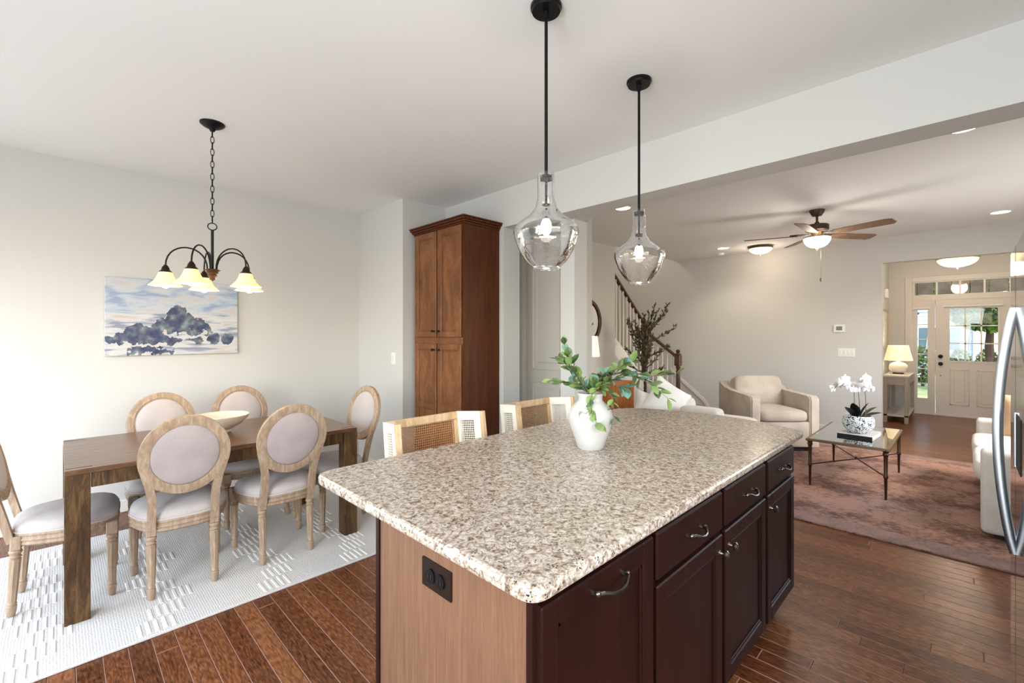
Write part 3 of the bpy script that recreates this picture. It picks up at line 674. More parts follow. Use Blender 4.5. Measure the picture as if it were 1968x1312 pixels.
def stool(loc,rz,label):
    e=empty('counter_stool',loc,rz,label,'stool','cane-back counter stools')
    # local: front towards -y ; back at y=+.19 ; width .48
    M0=Matrix.Translation((0,.15,.66))@Euler((-.12,0,0)).to_matrix().to_4x4()   # recline of the back
    W_=.225; H_=.325
    mb=MB(); mb.box(-W_,W_,0,.03,H_-.045,H_,bev=.006,M=M0).box(-W_,W_,0,.03,0,.04,bev=.006,M=M0).box(-W_,-W_+.03,0,.03,.04,H_-.045,bev=.004,M=M0).box(W_-.03,W_,0,.03,.04,H_-.045,bev=.004,M=M0)
    mb.build('back_frame',Mt['stoolw'],e)
    mb=MB(); cane(mb,2*W_-.06,H_-.085,M=M0@Matrix.Translation((-W_+.03,.012,.04))); mb.build('cane_panel',Mt['cane'],e,flat=True)
    for s in (-1,1):
        Mw=M0@Matrix.Translation((s*W_,.03,0))@Euler((.0,0,s*math.radians(72))).to_matrix().to_4x4()
        # wing local x runs forwards; taper along the front edge
        D=.19
        def wx(x0,x1,z0,z1,mb,y0=-.012,y1=.012):
            mb.prism([(x0*s,z0),(x1*s,z0),(x1*s,z1),(x0*s,z1)],y0,y1,'y',M=M1)
        M1=Mw@Euler((0,0,PI if False else 0)).to_matrix().to_4x4()
        M1=M0@Matrix.Translation((s*W_,.02,0))@Matrix.Rotation(s*math.radians(-78 ),4,'Z')
        mb=MB(); mb.prism([(0,H_-.05),(s*D,H_-.05),(s*(D-.004),H_-.004),(0,H_)],-.012,.012,'y',M=M1).prism([(0,0),(s*D*1.02,0),(s*D*1.02,.04),(0,.04)],-.012,.012,'y',M=M1)
        mb.prism([(0,.04),(s*.035,.04),(s*.035,H_-.05),(0,H_-.05)],-.012,.012,'y',M=M1).prism([(s*(D-.055),.04),(s*(D-.004),.04),(s*(D-.008),H_-.05),(s*(D-.055),H_-.05)],-.012,.012,'y',M=M1)
        wg=mb.build('side_wing',Mt['stoolp'],e,label='side wing paled by window light in its colour')
        mb=MB(); mb.prism([(s*(D-.01),0),(s*(D+.012),0),(s*(D+.006),H_-.004),(s*(D-.012),H_-.002)],-.013,.013,'y',M=M1); mb.build('front_edge',Mt['stoolw'],wg)
        mb=MB(); a=.035;b_=D-.055; cane(mb,b_-a,H_-.09,M=M1@Matrix.Translation(((s*a if s>0 else -b_),-.001,.04))); mb.build('cane_panel',Mt['canew'],wg,flat=True)
    MB().box(-.22,.22,-.22,.2,.60,.635,bev=.01).build('seat_frame',Mt['stoolw'],e)
    MB().sell((0,-.01,.66),.215,.205,.035,.35,.35,seg=28,rings=8).build('seat_cushion',Mt['linen'],e)
    for sx in (-1,1):
        for sy in (-1,1): MB().tube([(sx*.195,sy*.185,.60),(sx*.215,sy*.205,0)],[.02,.014],4,flat=None).build('leg',Mt['stoolw'],e)
    mb=MB()
    for sx in (-1,1): mb.tube([(sx*.207,-.195,.2),(sx*.207,.195,.2)],.011,8)
    for sy in (-1,1): mb.tube([(-.205,sy*.195,.25),(.205,sy*.195,.25)],.011,8)
    mb.build('footrest_rails',Mt['stoolw'],e)
stool((1.385,1.855,0),0,'cane-back counter stool nearer the dining table, behind the near half of the island')
stool((2.195,1.855,0),0,'cane-back counter stool just left of the white vase, farther along the island')
# ---- vase with branches
vx,vy=1.675,1.18
e=empty('vase',(vx,vy,.914),label='white stoneware vase with small looped handles on the granite worktop',cat='vase')
prof=[(0,.002),(.052,0),(.058,.006),(.068,.04),(.085,.085),(.097,.125),(.0975,.15),(.088,.178),(.067,.2),(.053,.213),(.052,.228),(.060,.243),(.057,.246),(.047,.232),(.046,.215),(.06,.195),(.05,.19),(0,.19)]
MB().lathe(prof,36).build('vase_body',Mt['vase'],e)
for an in (math.radians(-165),math.radians(15)):
    mb=MB(); pts=[]
    for k in range(17):
        t=k/16; a=t*1.75*PI+.6; r_=.031*(1-.4*t); pts.append((.1+.006*math.cos(a*.5),r_*math.cos(a)*.9,.158+r_*math.sin(a)))
    mb.tube(pts,[.0105-.005*(k/16) for k in range(17)],8,M=Matrix.Rotation(an,4,'Z')); mb.build('looped_handle',Mt['vase'],e)
# leaf mesh: folded oval
def leafmesh(name,l,w,mat,n=4,fold=.25):
    b_=bmesh.new(); mid=[];lf=[];rt=[]
    for k in range(n+1):
        t=k/n; ww=w*math.sin(PI*min(1,t*.96+.02))**.8/2; z=-.12*l*t*t
        mid.append(b_.verts.new((0,t*l,z)))
        if 0<k<n: lf.append(b_.verts.new((-ww,t*l,z+ww*fold))); rt.append(b_.verts.new((ww,t*l,z+ww*fold)))
    for side,sg in ((lf,1),(rt,-1)):
        for k in range(n):
            a,b2=mid[k],mid[k+1]; q=[a]+([side[k-1]] if k>0 else [])+([side[k]] if k<n-1 else [])+[b2]
            if len(q)>2: b_.faces.new(q if sg>0 else q[::-1])
    me=bpy.data.meshes.new(name); b_.to_mesh(me); b_.free(); me.materials.append(mat); me.shade_smooth(); return me
lm=[leafmesh('leaf',.058,.032,Mt['leaf']),leafmesh('leaf',.048,.030,Mt['leaf']),leafmesh('leaf',.052,.036,Mt['leaft'])]
rb=random.Random(11)
def Ppx(px,py,dk=0,k0=(1.675+1.18)/2**.5):
    k=k0+dk; s=(px-984)/870; t=(642.5-py)/870
    return Vector((k*(1+s)/2**.5,k*(1-s)/2**.5,1.42+k*t))
neck=Vector((vx,vy,.914+.225))
brs=[([(1122,740),(1098,700),(1085,662)],-.03,'tall leafy branch leaning left from the vase, its tip the highest at the left',.28,14),
 ([(1112,742),(1092,706),(1078,694)],.05,'short dense leafy branch at the left of the vase',.35,14),
 ([(1115,745),(1090,735),(1060,732)],.10,'low thin branch ending in one leaf, farthest left of the vase',.4,9),
 ([(1160,730),(1190,705),(1215,695)],.05,'branch arching right and up from the vase towards the stair rail',.3,12),
 ([(1165,735),(1205,722),(1245,735),(1283,765)],-.05,'long branch drooping right over the worktop, leaves reaching the white pillows',.3,17),
 ([(1160,728),(1200,716),(1250,722),(1300,718)],.1,'longest branch reaching right, its tip in front of the newel post',.3,18),
 ([(1150,745),(1175,760),(1180,800)],-.06,'short branch hanging down the right side of the vase',.4,10),
 ([(1146,745),(1134,772),(1146,812)],-.11,'thin twig hanging in front of the vase with dark leaves',.55,9),
 ([(1150,735),(1165,715),(1185,740),(1205,745)],-.02,'low branch with teal leaves above the right rim of the vase',.3,12)]
for pts,dk,lab,lk,nl in brs:
    root=neck.copy(); e=empty('leafy_branch',root,label=lab,cat='branch',group='leafy branches in the white vase')
    P3=[Vector((0,0,-.03)),Vector((0,0,.0))]+[Ppx(px,py,dk*(i+1)/len(pts))-root for i,(px,py) in enumerate(pts)]
    # first step leaves the neck towards the first point
    dirn=(P3[2]-P3[1]); P3[1]=Vector((dirn.x*.2,dirn.y*.2,.018)); P3[0]=Vector((0,0,-.03))
    # catmull-rom
    S=[]
    Q=[P3[0]*2-P3[1]]+P3+[P3[-1]*2-P3[-2]]
    for i in range(1,len(Q)-2):
        for k in range(5):
            t=k/5; a,b2,c,d=Q[i-1],Q[i],Q[i+1],Q[i+2]
            S.append(.5*((2*b2)+(-a+c)*t+(2*a-5*b2+4*c-d)*t*t+(-a+3*b2-3*c+d)*t*t*t))
    S.append(P3[-1]); n_=len(S)
    mb=MB(); mb.tube(S,[.0028-.0018*(k/n_) for k in range(n_)],6); mb.build('stem',Mt['stem'],e)
    nl=int(nl*1.9)
    for q in range(nl):
        t=(.33+.67*(q+.5)/nl) if len(pts)>2 else .4+.6*q/nl
        if q>=nl-2: t=1.0
        idx=min(n_-1,max(1,int(t*(n_-1)))); p=S[idx]; tg=(S[idx]-S[idx-1]).normalized()
        side=1 if q%2 else -1
        dr=(tg+Vector((rb.uniform(-1,1),rb.uniform(-1,1),rb.uniform(-.5,.9)))*.9+Vector((side*.4,-side*.4,0))).normalized()
        rot=dr.to_track_quat('Y','Z').to_euler(); rot.rotate_axis('Y',rb.uniform(-.9,.9))
        mi=2 if rb.random()<(.5 if 'teal' in lab else .1) else rb.choice((0,1)); s_=rb.uniform(.75,1.1)
        put('leaf',lm[mi],e,p,rot,scale=(s_,s_,s_))
# ================================================================ DINING
def rug(name,x0,x1,y0,y1,th,m,label):
    e=empty(name,(x0,y0,0),label=label,cat='rug'); MB().box(0,x1-x0,0,y1-y0,.0,th,bev=.003).build('rug_pile',m,e); return e
e=rug('area_rug',-1.35,2.06,2.685,4.29,.012,Mt['rug1'],'cream braided wool rug with raised ribs under the dining table')
mb=MB(); ix=0
x=.03
for col in range(7):
    xb=.12+col*.50
    for s in range(12):
        y=.02+s*.135
        off=[0,.055,.11,.055][s%4]+(.0 if col%2 else .03)
        for r_ in range(5):
            xx=xb+off+r_*.032; yy=y+(r_%2)*.01
            if yy+.115<1.6 and xx<3.38: mb.tube([(xx,yy,.011),(xx,yy+.115,.011)],.006,6,flat=(.005,.0095))
mb.build('raised_ribs',Mt['rib'],e,kind='stuff')
# dining table
e=empty('dining_table',(.017,3.06,.012),label='dark brown wooden dining table with thick square legs',cat='table'); LX,LY,LZ=1.483,.91,.748
mb=MB(); mb.box(0,LX,0,.045,LZ-.024,LZ,bev=.002)if 0 else None
MB().box(.0,LX,.0,LY,LZ-.026,LZ,bev=.002).build('table_top',Mt['tab'],e)
ap=MB(); ap.box(.095,LX-.095,.012,.034,LZ-.1,LZ-.026,bev=.002).box(.095,LX-.095,LY-.034,LY-.012,LZ-.1,LZ-.026).box(.012,.034,.1,LY-.1,LZ-.1,LZ-.026).box(LX-.034,LX-.012,.1,LY-.1,LZ-.1,LZ-.026); ap.build('apron',Mt['tableg'],e)
for (x,y) in ((0,0),(LX-.092,0),(0,LY-.092),(LX-.092,LY-.092)):
    MB().box(x-.001,x+.093,y-.001,y+.093,0,LZ-.0255,bev=.003).build('leg',Mt['tableg'],e)
mb=MB()
for (x,y) in ((.0,LY-.05),(.0,.042),(LX-.1,LY-.05),(LX-.1,.042)): mb.box(x+.002,x+.1,y,y+.006,LZ-.0005,LZ+.0008)
mb.build('joint_inlay',Mt['soil'],e,label='thin dark joints at the corners of the top')
# bowl
e=empty('bowl',(.775,3.56,.76),label='wide pale carved bowl standing on the dining table',cat='bowl')
pr=[(0,.004),(.055,0),(.06,.008),(.05,.016),(.075,.028),(.12,.055),(.155,.09),(.168,.115),(.163,.117),(.145,.092),(.11,.062),(.06,.035),(0,.03)]
m_=plain('carved_bowl_cream',(216,200,180),.7,bs=1.0,bscale=90,bd=.006)
MB().lathe(pr,36).build('bowl_body',m_,e)
# dining chair
def make_chair(loc,rz,label):
    e=empty('dining_chair',loc,rz,label,'chair','round-back chairs at the dining table')
    w_=Mt['chair']
    # seat outline (front +y)
    ol=[]
    for k in range(40):
        a=2*PI*k/40; c_=math.cos(a);s_=math.sin(a)
        x=.232*math.copysign(abs(c_)**.55,c_); y=.215*math.copysign(abs(s_)**.55,s_)
        x*=(1+.0) if y>0 else (1-.28*(-y/.215)); ol.append((x,y))
    def ring(mb,spec,cap=True):
        rs=[]
        for sc_,z in spec:
            rs.append([mb.b.verts.new((x*sc_,y*sc_,z)) for x,y in ol])
        for a,b2 in zip(rs,rs[1:]):
            for i in range(40): j=(i+1)%40; mb.b.faces.new((a[i],a[j],b2[j],b2[i]))
        if cap: mb.b.faces.new(rs[0][::-1]); mb.b.faces.new(rs[-1])
    mb=MB(); ring(mb,[(.93,.345),(.96,.35),(.985,.356),(.97,.363),(.97,.37),(1.0,.377),(.975,.386),(.975,.395),(1.0,.402),(.99,.41),(.9,.412)]); mb.build('seat_frame',w_,e,ang=50)
    mb=MB(); ring(mb,[(.96,.408),(.985,.418),(.975,.436),(.93,.452),(.82,.466),(.6,.475),(.3,.479),(.05,.48)]); cu=mb.build('seat_cushion',Mt['linen'],e,ang=60)
    pp=[(x*.99,y*.99,.414) for x,y in ol]; MB().tube(pp,.004,6,closed=True).build('piping',Mt['linenp'],cu)
    lp=[(.011,0),(.014,.004),(.0195,.03),(.0205,.055),(.0165,.06),(.0195,.066),(.0165,.072),(.0175,.08),(.0225,.27),(.0235,.285),(.018,.29),(.0245,.298),(.018,.306),(.021,.312),(.026,.322),(.021,.332)]
    for sx in (-1,1):
        mb=MB(); mb.lathe(lp,16,flute=(.079,.28,.86)); mb.box(-.024,.024,-.024,.024,.332,.40,bev=.004)
        mb.box(-.016,.016,.024,.026,.346,.384,bev=.001) ; mb.build('leg',w_,e,(sx*.205,.185,0))
    for sx in (-1,1):
        mb=MB(); mb.lathe(lp,16,flute=(.079,.28,.86)); mb.box(-.022,.022,-.02,.02,.332,.40,bev=.004)
        M=Matrix.Rotation(0,4,'Z'); lg=mb.build('leg',w_,e,(sx*.142,-.195,0),(math.radians(-3),0,0))
    # back: tilted plane
    tl=math.radians(13); Mb=Matrix.Translation((0,-.20,.40))@Matrix.Rotation(tl,4,'X')
    CZ=.378; Ro=.178
    def rp_(a,r=Ro): return (r*1.0*math.cos(a),0,CZ+r*1.1*math.sin(a))
    mb=MB(); pts=[rp_(2*PI*k/48) for k in range(48)]
    mb.tube(pts,.02,12,closed=True,flat=None,M=Mb)
    # flatten ring into a wide band with moulded edge
    mb=MB(); sec=[(-.024,-.014),(-.022,.012),(-.012,.017),(.0,.013),(.014,.017),(.024,.012),(.026,-.014),(.0,-.018)]
    rg=[]
    for k in range(48):
        a=2*PI*k/48; rg.append([mb.b.verts.new(Mb@Vector(((Ro+u)*math.cos(a),v_,CZ+(Ro*1.09+u)*math.sin(a)))) for u,v_ in sec])
    for k in range(48):
        A,B=rg[k],rg[(k+1)%48]
        for q in range(8): mb.b.faces.new((A[q],A[(q+1)%8],B[(q+1)%8],B[q]))
    mb.build('back_frame',w_,e,ang=45)
    MB().sell((0,.002,CZ),Ro-.018,.022,(Ro-.018)*1.03,.75,1,seg=32,rings=16,M=Mb).build('back_pad',Mt['linen'],e) if 0 else None
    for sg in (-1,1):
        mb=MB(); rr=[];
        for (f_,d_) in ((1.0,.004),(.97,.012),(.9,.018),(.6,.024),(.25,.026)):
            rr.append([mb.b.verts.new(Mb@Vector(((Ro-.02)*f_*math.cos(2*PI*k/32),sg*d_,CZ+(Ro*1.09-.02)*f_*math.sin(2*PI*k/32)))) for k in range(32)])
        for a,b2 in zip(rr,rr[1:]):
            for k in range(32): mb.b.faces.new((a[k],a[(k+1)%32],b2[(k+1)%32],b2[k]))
        mb.b.faces.new(rr[-1]); mb.build('back_pad',Mt['linenb' if sg<0 else 'linen'],e,ang=60,label='mauve-grey rear of the back, shade in its colour' if sg<0 else None)
    for sx in (-1,1):
        a0=math.radians(-38); q=Vector(rp_(a0)); 
        pts=[Mb@Vector((sx*.143,0,-.03)),Mb@Vector((sx*.141,0,.08)),Mb@Vector((sx*.143,0,.16)),Mb@Vector((sx*.155,0,.235)),Mb@Vector((sx*.172,0,.30)),Mb@Vector((sx*.178,0,.36))]
        MB().tube(pts,.02,4,flat=(.0145,.019),up=(0,1,0)).build('back_post',w_,e)
    return e
c1=make_chair((.50,3.235,.012),math.radians(-4),'round-back oak dining chair, near side of the table, nearer the tall table leg at left')
def chair(loc,rz,label):
    c=copy_tree(c1); c.location=loc; c.rotation_euler=(0,0,math.radians(rz)); c['label']=label
chair((1.022,3.225,.012),0,'round-back oak dining chair, near side of the table, closer to the granite worktop')
chair((.53,3.84,.012),180,'round-back chair on the wall side of the table, at the left under the landscape picture')
chair((1.06,3.95,.012),180,'round-back chair on the wall side of the table, right of the pale bowl')
chair((.035,3.485,.0125),-95,'round-back chair pulled out at the left end of the table, cut by the frame edge')
chair((1.485,3.46,.0125),97,'round-back chair at the far right end of the table, seen from its side')
# picture on the wall
e=empty('canvas_picture',(.25,4.768,1.249),label='blue-grey landscape canvas on the dining wall below the chandelier',cat='picture')
MB().box(0,.912,-.03,0,0,.625,bev=.003).build('canvas',Mt['art'],e)
# wall plates
def plate(x,y,z,w_,h_,ax,label,cat='switch',nr=1,kind='rocker'):
    e=empty('light_switch' if cat=='switch' else 'wall_outlet',(x,y,z),label=label,cat=cat)
    MB().box(-.006,0,-w_/2,w_/2,-h_/2,h_/2,bev=.002).build('cover_plate',Mt['white'],e)
    for i in range(nr):
        yy=(i-(nr-1)/2)*.046; MB().box(-.010,-.004,yy-.016,yy+.016,-.032,.032,bev=.003).build('rocker' if cat=='switch' else 'receptacle',Mt['trim'],e)
plate(2.36,4.03,1.18,.075,.118,'x','white single light switch on the wall beside the pantry cabinet')
plate(7.95,1.193,1.164,.20,.118,'x','white four-gang switch plate on the far living room wall',nr=4)
plate(2.36,4.45,.40,.072,.118,'x','white outlet low on the wall behind the right end chair','outlet',nr=1)
e=empty('thermostat',(7.95,1.278,1.506),label='small white thermostat with grey display on the far wall',cat='thermostat')
MB().box(-.022,0,-.068,.068,-.056,.056,bev=.006).build('case',Mt['white'],e); MB().box(-.024,-.02,-.038,.034,-.026,.03).build('display',plain('lcd_grey',(110,116,104),.3),e)
e=empty('door_chime',(10.35,1.0,2.14),label='white door chime box high on the hall wall',cat='chime')
MB().box(-.09,.09,-.05,0,-.08,.08,bev=.01).build('case',Mt['white'],e)
# ================================================================ LIGHTS (fixtures)
def canopy(r,h,m=None): return MB().lathe([(0,0),(r,0),(r,-h*.45),(r*.93,-h*.6),(r*.9,-h),(r*.2,-h*1.02),(r*.16,-h*2.2),(0,-h*2.2)],32)
for (x,y,lab) in ((1.39,1.195,'seeded glass pendant on a black rod, the larger-looking one nearer the camera'),(2.143,1.204,'seeded glass pendant on a black rod, farther away, in front of the stairs')):
    e=empty('pendant_light',(x,y,HC),label=lab,cat='pendant light',group='glass pendants over the island')
    canopy(.063,.024).build('canopy',Mt['blk'],e)
    MB().tube([(0,0,-.03),(0,0,-.69)],.0068,10).tube([(0,0,-.69),(0,0,-.80)],.0055,8).build('rod',Mt['blk'],e)
    MB().lathe([(0,-.688),(.0305,-.688),(.0305,-.70),(0,-.70)],20).build('glass_cap',Mt['blk'],e)
    MB().lathe([(0,-.80),(.017,-.80),(.019,-.805),(.019,-.845),(.016,-.85),(0,-.85)],16).build('socket',Mt['bronze'],e)
    g=[(.033,-.676),(.036,-.69),(.035,-.74),(.036,-.78),(.045,-.815),(.068,-.845),(.105,-.872),(.128,-.893),(.132,-.91),(.128,-.935),(.11,-.985),(.082,-1.03),(.056,-1.052),(.055,-1.062),(.06,-1.066)]
    MB().lathe(g,48,caps=False).build('glass_shade',Mt['glass'],e,ang=80)
    MB().sell((0,0,-.89),.022,.022,.036,1,seg=14,rings=10).build('bulb',Mt['filb'],e)
    point('pendant_bulb_light',(x,y,HC-.935),5,(1,.9,.76),.03)
# recessed downlights
for (x,y,lab) in ((7.2,2.62,'round recessed ceiling light near the far left corner of the living room'),(7.2,-.275,'round recessed ceiling light at right near the hall opening'),(4.10,.005,'round recessed ceiling light mostly hidden by the beam at the upper right'),(4.17,2.53,'round recessed ceiling light just behind the beam, left of the far pendant')):
    e=empty('recessed_light',(x,y,HC),label=lab,cat='ceiling light',group='recessed lights in the living room ceiling')
    MB().lathe([(.075,0),(.095,0),(.094,-.006),(.076,-.007)],28,caps=False).build('trim_ring',Mt['white'],e); MB().lathe([(0,-.002),(.076,-.002),(.076,-.004),(0,-.005)],28).build('lens',Mt['can'],e)
    spot('downlight',(x,y,HC-.02),24)
e=empty('smoke_detector',(7.66,2.83,HC),label='small white smoke detector on the living room ceiling',cat='smoke detector')
MB().lathe([(0,0),(.065,0),(.062,-.02),(.045,-.034),(0,-.036)],24).build('case',Mt['white'],e)
# flush and semi-flush bowls
def flush(x,y,z,r,drop,lab,pw):
    e=empty('ceiling_light',(x,y,HC),label=lab,cat='ceiling light')
    mb=MB(); mb.lathe([(0,0),(.06,0),(.06,-.012),(.012,-.02),(.012,-(drop-.01)),(0,-(drop-.01))],20) if drop>.1 else None
    mb.lathe([(.02,-drop+.035),(r*.6,-drop+.035),(r,-drop+.022),(r*1.03,-drop+.012),(r*.97,-drop),(r*.93,-drop-.005)],36,caps=False); mb.build('metal_pan',Mt['brass'],e)
    b_=[(r*.95,-drop)]+[(r*.95*math.cos(a),-drop-r*.50*math.sin(a)) for a in [k*PI/2/9 for k in range(1,9)]]+[(0,-drop-r*.50)]
    MB().lathe(b_,36,caps=False).build('glass_bowl',Mt['frostw'],e); MB().lathe([(0,-drop-r*.5-.03),(.006,-drop-r*.5-.028),(.012,-drop-r*.5-.012),(.022,-drop-r*.5),(0,-drop-r*.48)],12).build('finial',Mt['brass'],e)
    point('bowl_light',(x,y,HC-drop-r*.5-.06),pw,(1,.84,.66),.12)
flush(7.45,2.17,0,.165,.035,'bronze-rimmed flush bowl light on the living room ceiling left of the fan',6)
flush(9.3,.075,0,.235,.22,'bronze-rimmed bowl light hanging in the entrance hall above the front door',30)
# chandelier
cx_,cy_=.68,3.343
e=empty('chandelier',(cx_,cy_,HC),label='five-arm bronze chandelier with amber bell shades over the dining table',cat='chandelier')
MB().lathe([(0,0),(.068,0),(.067,-.008),(.05,-.022),(.02,-.036),(.012,-.05),(0,-.052)],28).build('canopy',Mt['blk'],e)
lk=MB(); 
for k in range(15):
    zc=-.065-k*.0385; pts=[]
    for q in range(12):
        a=2*PI*q/12; u=.0095*math.cos(a); v_=.024*math.sin(a); pts.append((u,0,v_) if k%2 else (0,u,v_))
    lk.tube([(p[0],p[1],p[2]+zc) for p in pts],.0024,5,closed=True)
lk.build('chain',Mt['blk'],e)
MB().tube([(.024*math.cos(2*PI*q/16)*.99,-.024*math.cos(2*PI*q/16)*.2,-.648+.022*math.sin(2*PI*q/16)) for q in range(16)],.0033,6,closed=True).build('ring',Mt['blk'],e)
MB().tube([(0,0,-.668),(0,0,-.93)],.008,10).build('stem',Mt['blk'],e)
MB().lathe([(0,-.915),(.032,-.915),(.044,-.922),(.03,-.93),(.034,-.938),(.022,-.948),(.026,-.957),(.014,-.972),(.016,-.98),(0,-.992)],24).build('hub',plain('turned_bronze_hub',(110,78,54),.45,.4),e)
u_=Vector((.1985,.98,0)); p_=Vector((.98,-.1985,0))
for th in (-25,-97,-169,119,47):
    d=(-u_*math.cos(math.radians(th))+p_*math.sin(math.radians(th)))
    ex=d*.238; pts=[]
    for k in range(15):
        t=k/14; a=PI*(1-t); rr=.026+.106*(1+math.cos(a)); pts.append((d.x*rr,d.y*rr,-.925+.128*math.sin(a)**.85 + t*.012))
    ar=MB(); ar.tube(pts,.0046,8); ar=ar.build('arm',Mt['blk'],e)
    MB().lathe([(0,-.902),(.008,-.904),(.018,-.92),(.022,-.935),(.034,-.946),(.034,-.95),(0,-.95)],20,c=(ex.x,ex.y,0)).build('shade_holder',Mt['bronze'],ar)
    MB().lathe([(.032,-.945),(.036,-.955),(.043,-.975),(.056,-1.0),(.077,-1.022),(.086,-1.030),(.084,-1.031),(.052,-1.0),(.034,-.955)],28,c=(ex.x,ex.y,0),caps=False).build('glass_shade',Mt['frost'],ar)
    MB().sell((ex.x,ex.y,-1.012),.028,.028,.034,1,seg=14,rings=8).build('bulb',Mt['bulb'],ar)
    point('chandelier_bulb_light',(cx_+ex.x,cy_+ex.y,HC-1.07),1.5,(1,.8,.56),.03)
# ---- ceiling fan
fx,fy=5.72,1.115
e=empty('ceiling_fan',(fx,fy,HC),label='five-blade brown ceiling fan with a lit glass bowl and pull chain',cat='ceiling fan')
fb=plain('fan_bronze',(74,56,46),.45,.5)
MB().lathe([(0,0),(.07,0),(.07,-.012),(.045,-.06),(.02,-.066),(0,-.066)],28).build('canopy',fb,e)
MB().tube([(0,0,-.06),(0,0,-.15)],.012,10).lathe([(0,-.125),(.022,-.128),(.022,-.145),(0,-.15)],16).build('downrod',fb,e)
MB().lathe([(0,-.145),(.03,-.147),(.10,-.158),(.108,-.165),(.108,-.215),(.098,-.222),(.07,-.235),(0,-.235)],32).build('motor_housing',fb,e)
MB().lathe([(0,-.235),(.065,-.235),(.05,-.262),(.052,-.29),(.07,-.30),(0,-.30)],28).build('light_kit',Mt['brass'],e)
bl=wood('fan_blade_walnut',(92,66,48),(112,82,60),(128,96,72),.45,(2,14,14),3)
for k in range(5):
    an=math.radians(36+72*k); M=Matrix.Rotation(an,4,'Z')
    mb=MB()
    Mb=M@Matrix.Translation((.20,0,-.262))@Matrix.Rotation(math.radians(-13),4,'X')
    mb.prism([(-.02,-.05),(.10,-.06),(.44,-.068),(.487,-.052),(.492,.03),(.46,.062),(.10,.06),(-.02,.05)],-.003,.003,'z',M=Mb)
    b_=mb.build('blade',bl,e)
    mb=MB(); mb.prism([(.07,-.018),(.14,-.024),(.20,-.042),(.25,-.03),(.25,.03),(.20,.042),(.14,.024),(.07,.018)],-.007,0,'z',M=M@Matrix.Translation((0,0,-.25))); mb.build('blade_bracket',fb,b_)
MB().lathe([(.125,-.298)]+[(.125*math.cos(a)**.8,-.30-.125*math.sin(a)**1.1*.8) for a in [k*PI/2/9 for k in range(1,9)]]+[(0,-.40)],36,caps=False).build('glass_bowl',Mt['bowl'],e)
MB().lathe([(0,-.396),(.028,-.398),(.016,-.412),(.006,-.42),(.006,-.432),(0,-.434)],14).build('finial',Mt['brass'],e)
MB().tube([(.03,-.03,-.40),(.03,-.03,-.72)],.0016,5).lathe([(0,-.715),(.008,-.722),(.011,-.745),(.006,-.762),(0,-.764)],10,c=(.03,-.03,0)).build('pull_chain',Mt['brass'],e)
point('fan_bowl_light',(fx,fy,HC-.47),10,(1,.9,.78),.1)
point('fan_uplight',(fx+.0,fy,HC-.285),14,(1,.9,.78),.05)
# ---- staircase
e=empty('staircase',(5.96,3.2,0),label='carpeted staircase with dark handrail and white balusters, turning at a landing',cat='staircase')
ox,oy=5.96,3.2
SX0,SX1=6.9,7.95
mb=MB()
for k in range(3): MB().box(SX0+.03-ox,SX1-ox-.002,k*.22+.02,1.75 if k==2 else .75,0,.19*(k+1),bev=.015).build('step',Mt['carpet'],e) if k<2 else MB().box(SX0+.03-ox-.0,SX1-ox-.002,.60,1.74,0,.57,bev=.012).build('landing',Mt['carpet'],e)
# lower flight skirts
def slopebox(mb,x0,x1,pts): mb.prism(pts,x0,x1,'x')
mb=MB(); mb.prism([(0.0,0),(.0,.26),(.60,.70),(.60,0)],SX0-ox,SX0-ox+.03,'x'); mb.build('stringer',Mt['trim'],e)
mb=MB(); mb.prism([(-.16,.0),(-.16,.05),(.0,.30),(.62,.80),(.62,.745),(.02,.25),(-.12,.0)],SX1-ox-.016,SX1-ox-.002,'x'); mb.build('wall_skirt',Mt['trim'],e)
# upper flight along -x, balusters in plane y=3.80
nst=9
for k in range(nst):
    MB().box(6.86-ox-.25*(k+1),6.86-ox-.25*k+.02,.68,1.73,.57+.19*k,.57+.19*(k+1),bev=.01).build('step',Mt['carpet'],e)
mb=MB(); mb.prism([(6.86-ox,.40),(6.86-ox,.72),(6.86-2.3-ox,.72+2.3*.76),(6.86-2.3-ox,.40+2.3*.76)],.57,.60,'y'); mb.build('stringer',Mt['trim'],e)
# drywall under the upper flight
mb=MB(); mb.prism([(5.96-ox,0),(6.88-ox,0),(6.88-ox,.44),(5.96-ox,.44+.90*.76)],.56,.59,'y'); mb.build('side_panel',W,e)
def newel(x,y,z0,z1,ball=True):
    n_=MB(); n_.box(-.045,.045,-.045,.045,z0,z0+.28 if z0<.3 else z0+.2,bev=.004).box(-.045,.045,-.045,.045,z1-.22,z1-.05,bev=.006)
    h0=z0+(.28 if z0<.3 else .2);h1=z1-.22
    n_.lathe([(.03,h0),(.042,h0+.02),(.03,h0+.05),(.036,h0+.12),(.03,h1-.10),(.026,h1-.05),(.04,h1-.025),(.03,h1)],18)
    n_.lathe([(.03,z1-.05),(.048,z1-.042),(.048,z1-.03),(.02,z1-.02),(.033,z1-.002),(.036,z1+.012),(.025,z1+.032),(0,z1+.04)],18)
    n_.build('newel_post',Mt['newel'],e,(x-ox,y-oy,0))
newel(6.93,3.21,0.0,1.145); newel(6.93,3.80,.30,1.62)
rail=[(-.028,-.02),(.028,-.02),(.032,.008),(.018,.03),(-.018,.03),(-.032,.008)]
def handrail(a,b2,ax):
    mb=MB(); A=Vector(a);B=Vector(b2); r0=[];r1=[]
    for u,v_ in rail:
        off=Vector((u,0,v_)) if ax=='y' else Vector((0,u,v_)); r0.append(mb.b.verts.new(A+off)); r1.append(mb.b.verts.new(B+off))
    mb.b.faces.new(r0);mb.b.faces.new(r1[::-1])
    for i in range(6): mb.b.faces.new((r0[i],r0[(i+1)%6],r1[(i+1)%6],r1[i]))
    mb.build('handrail',Mt['newel'],e)
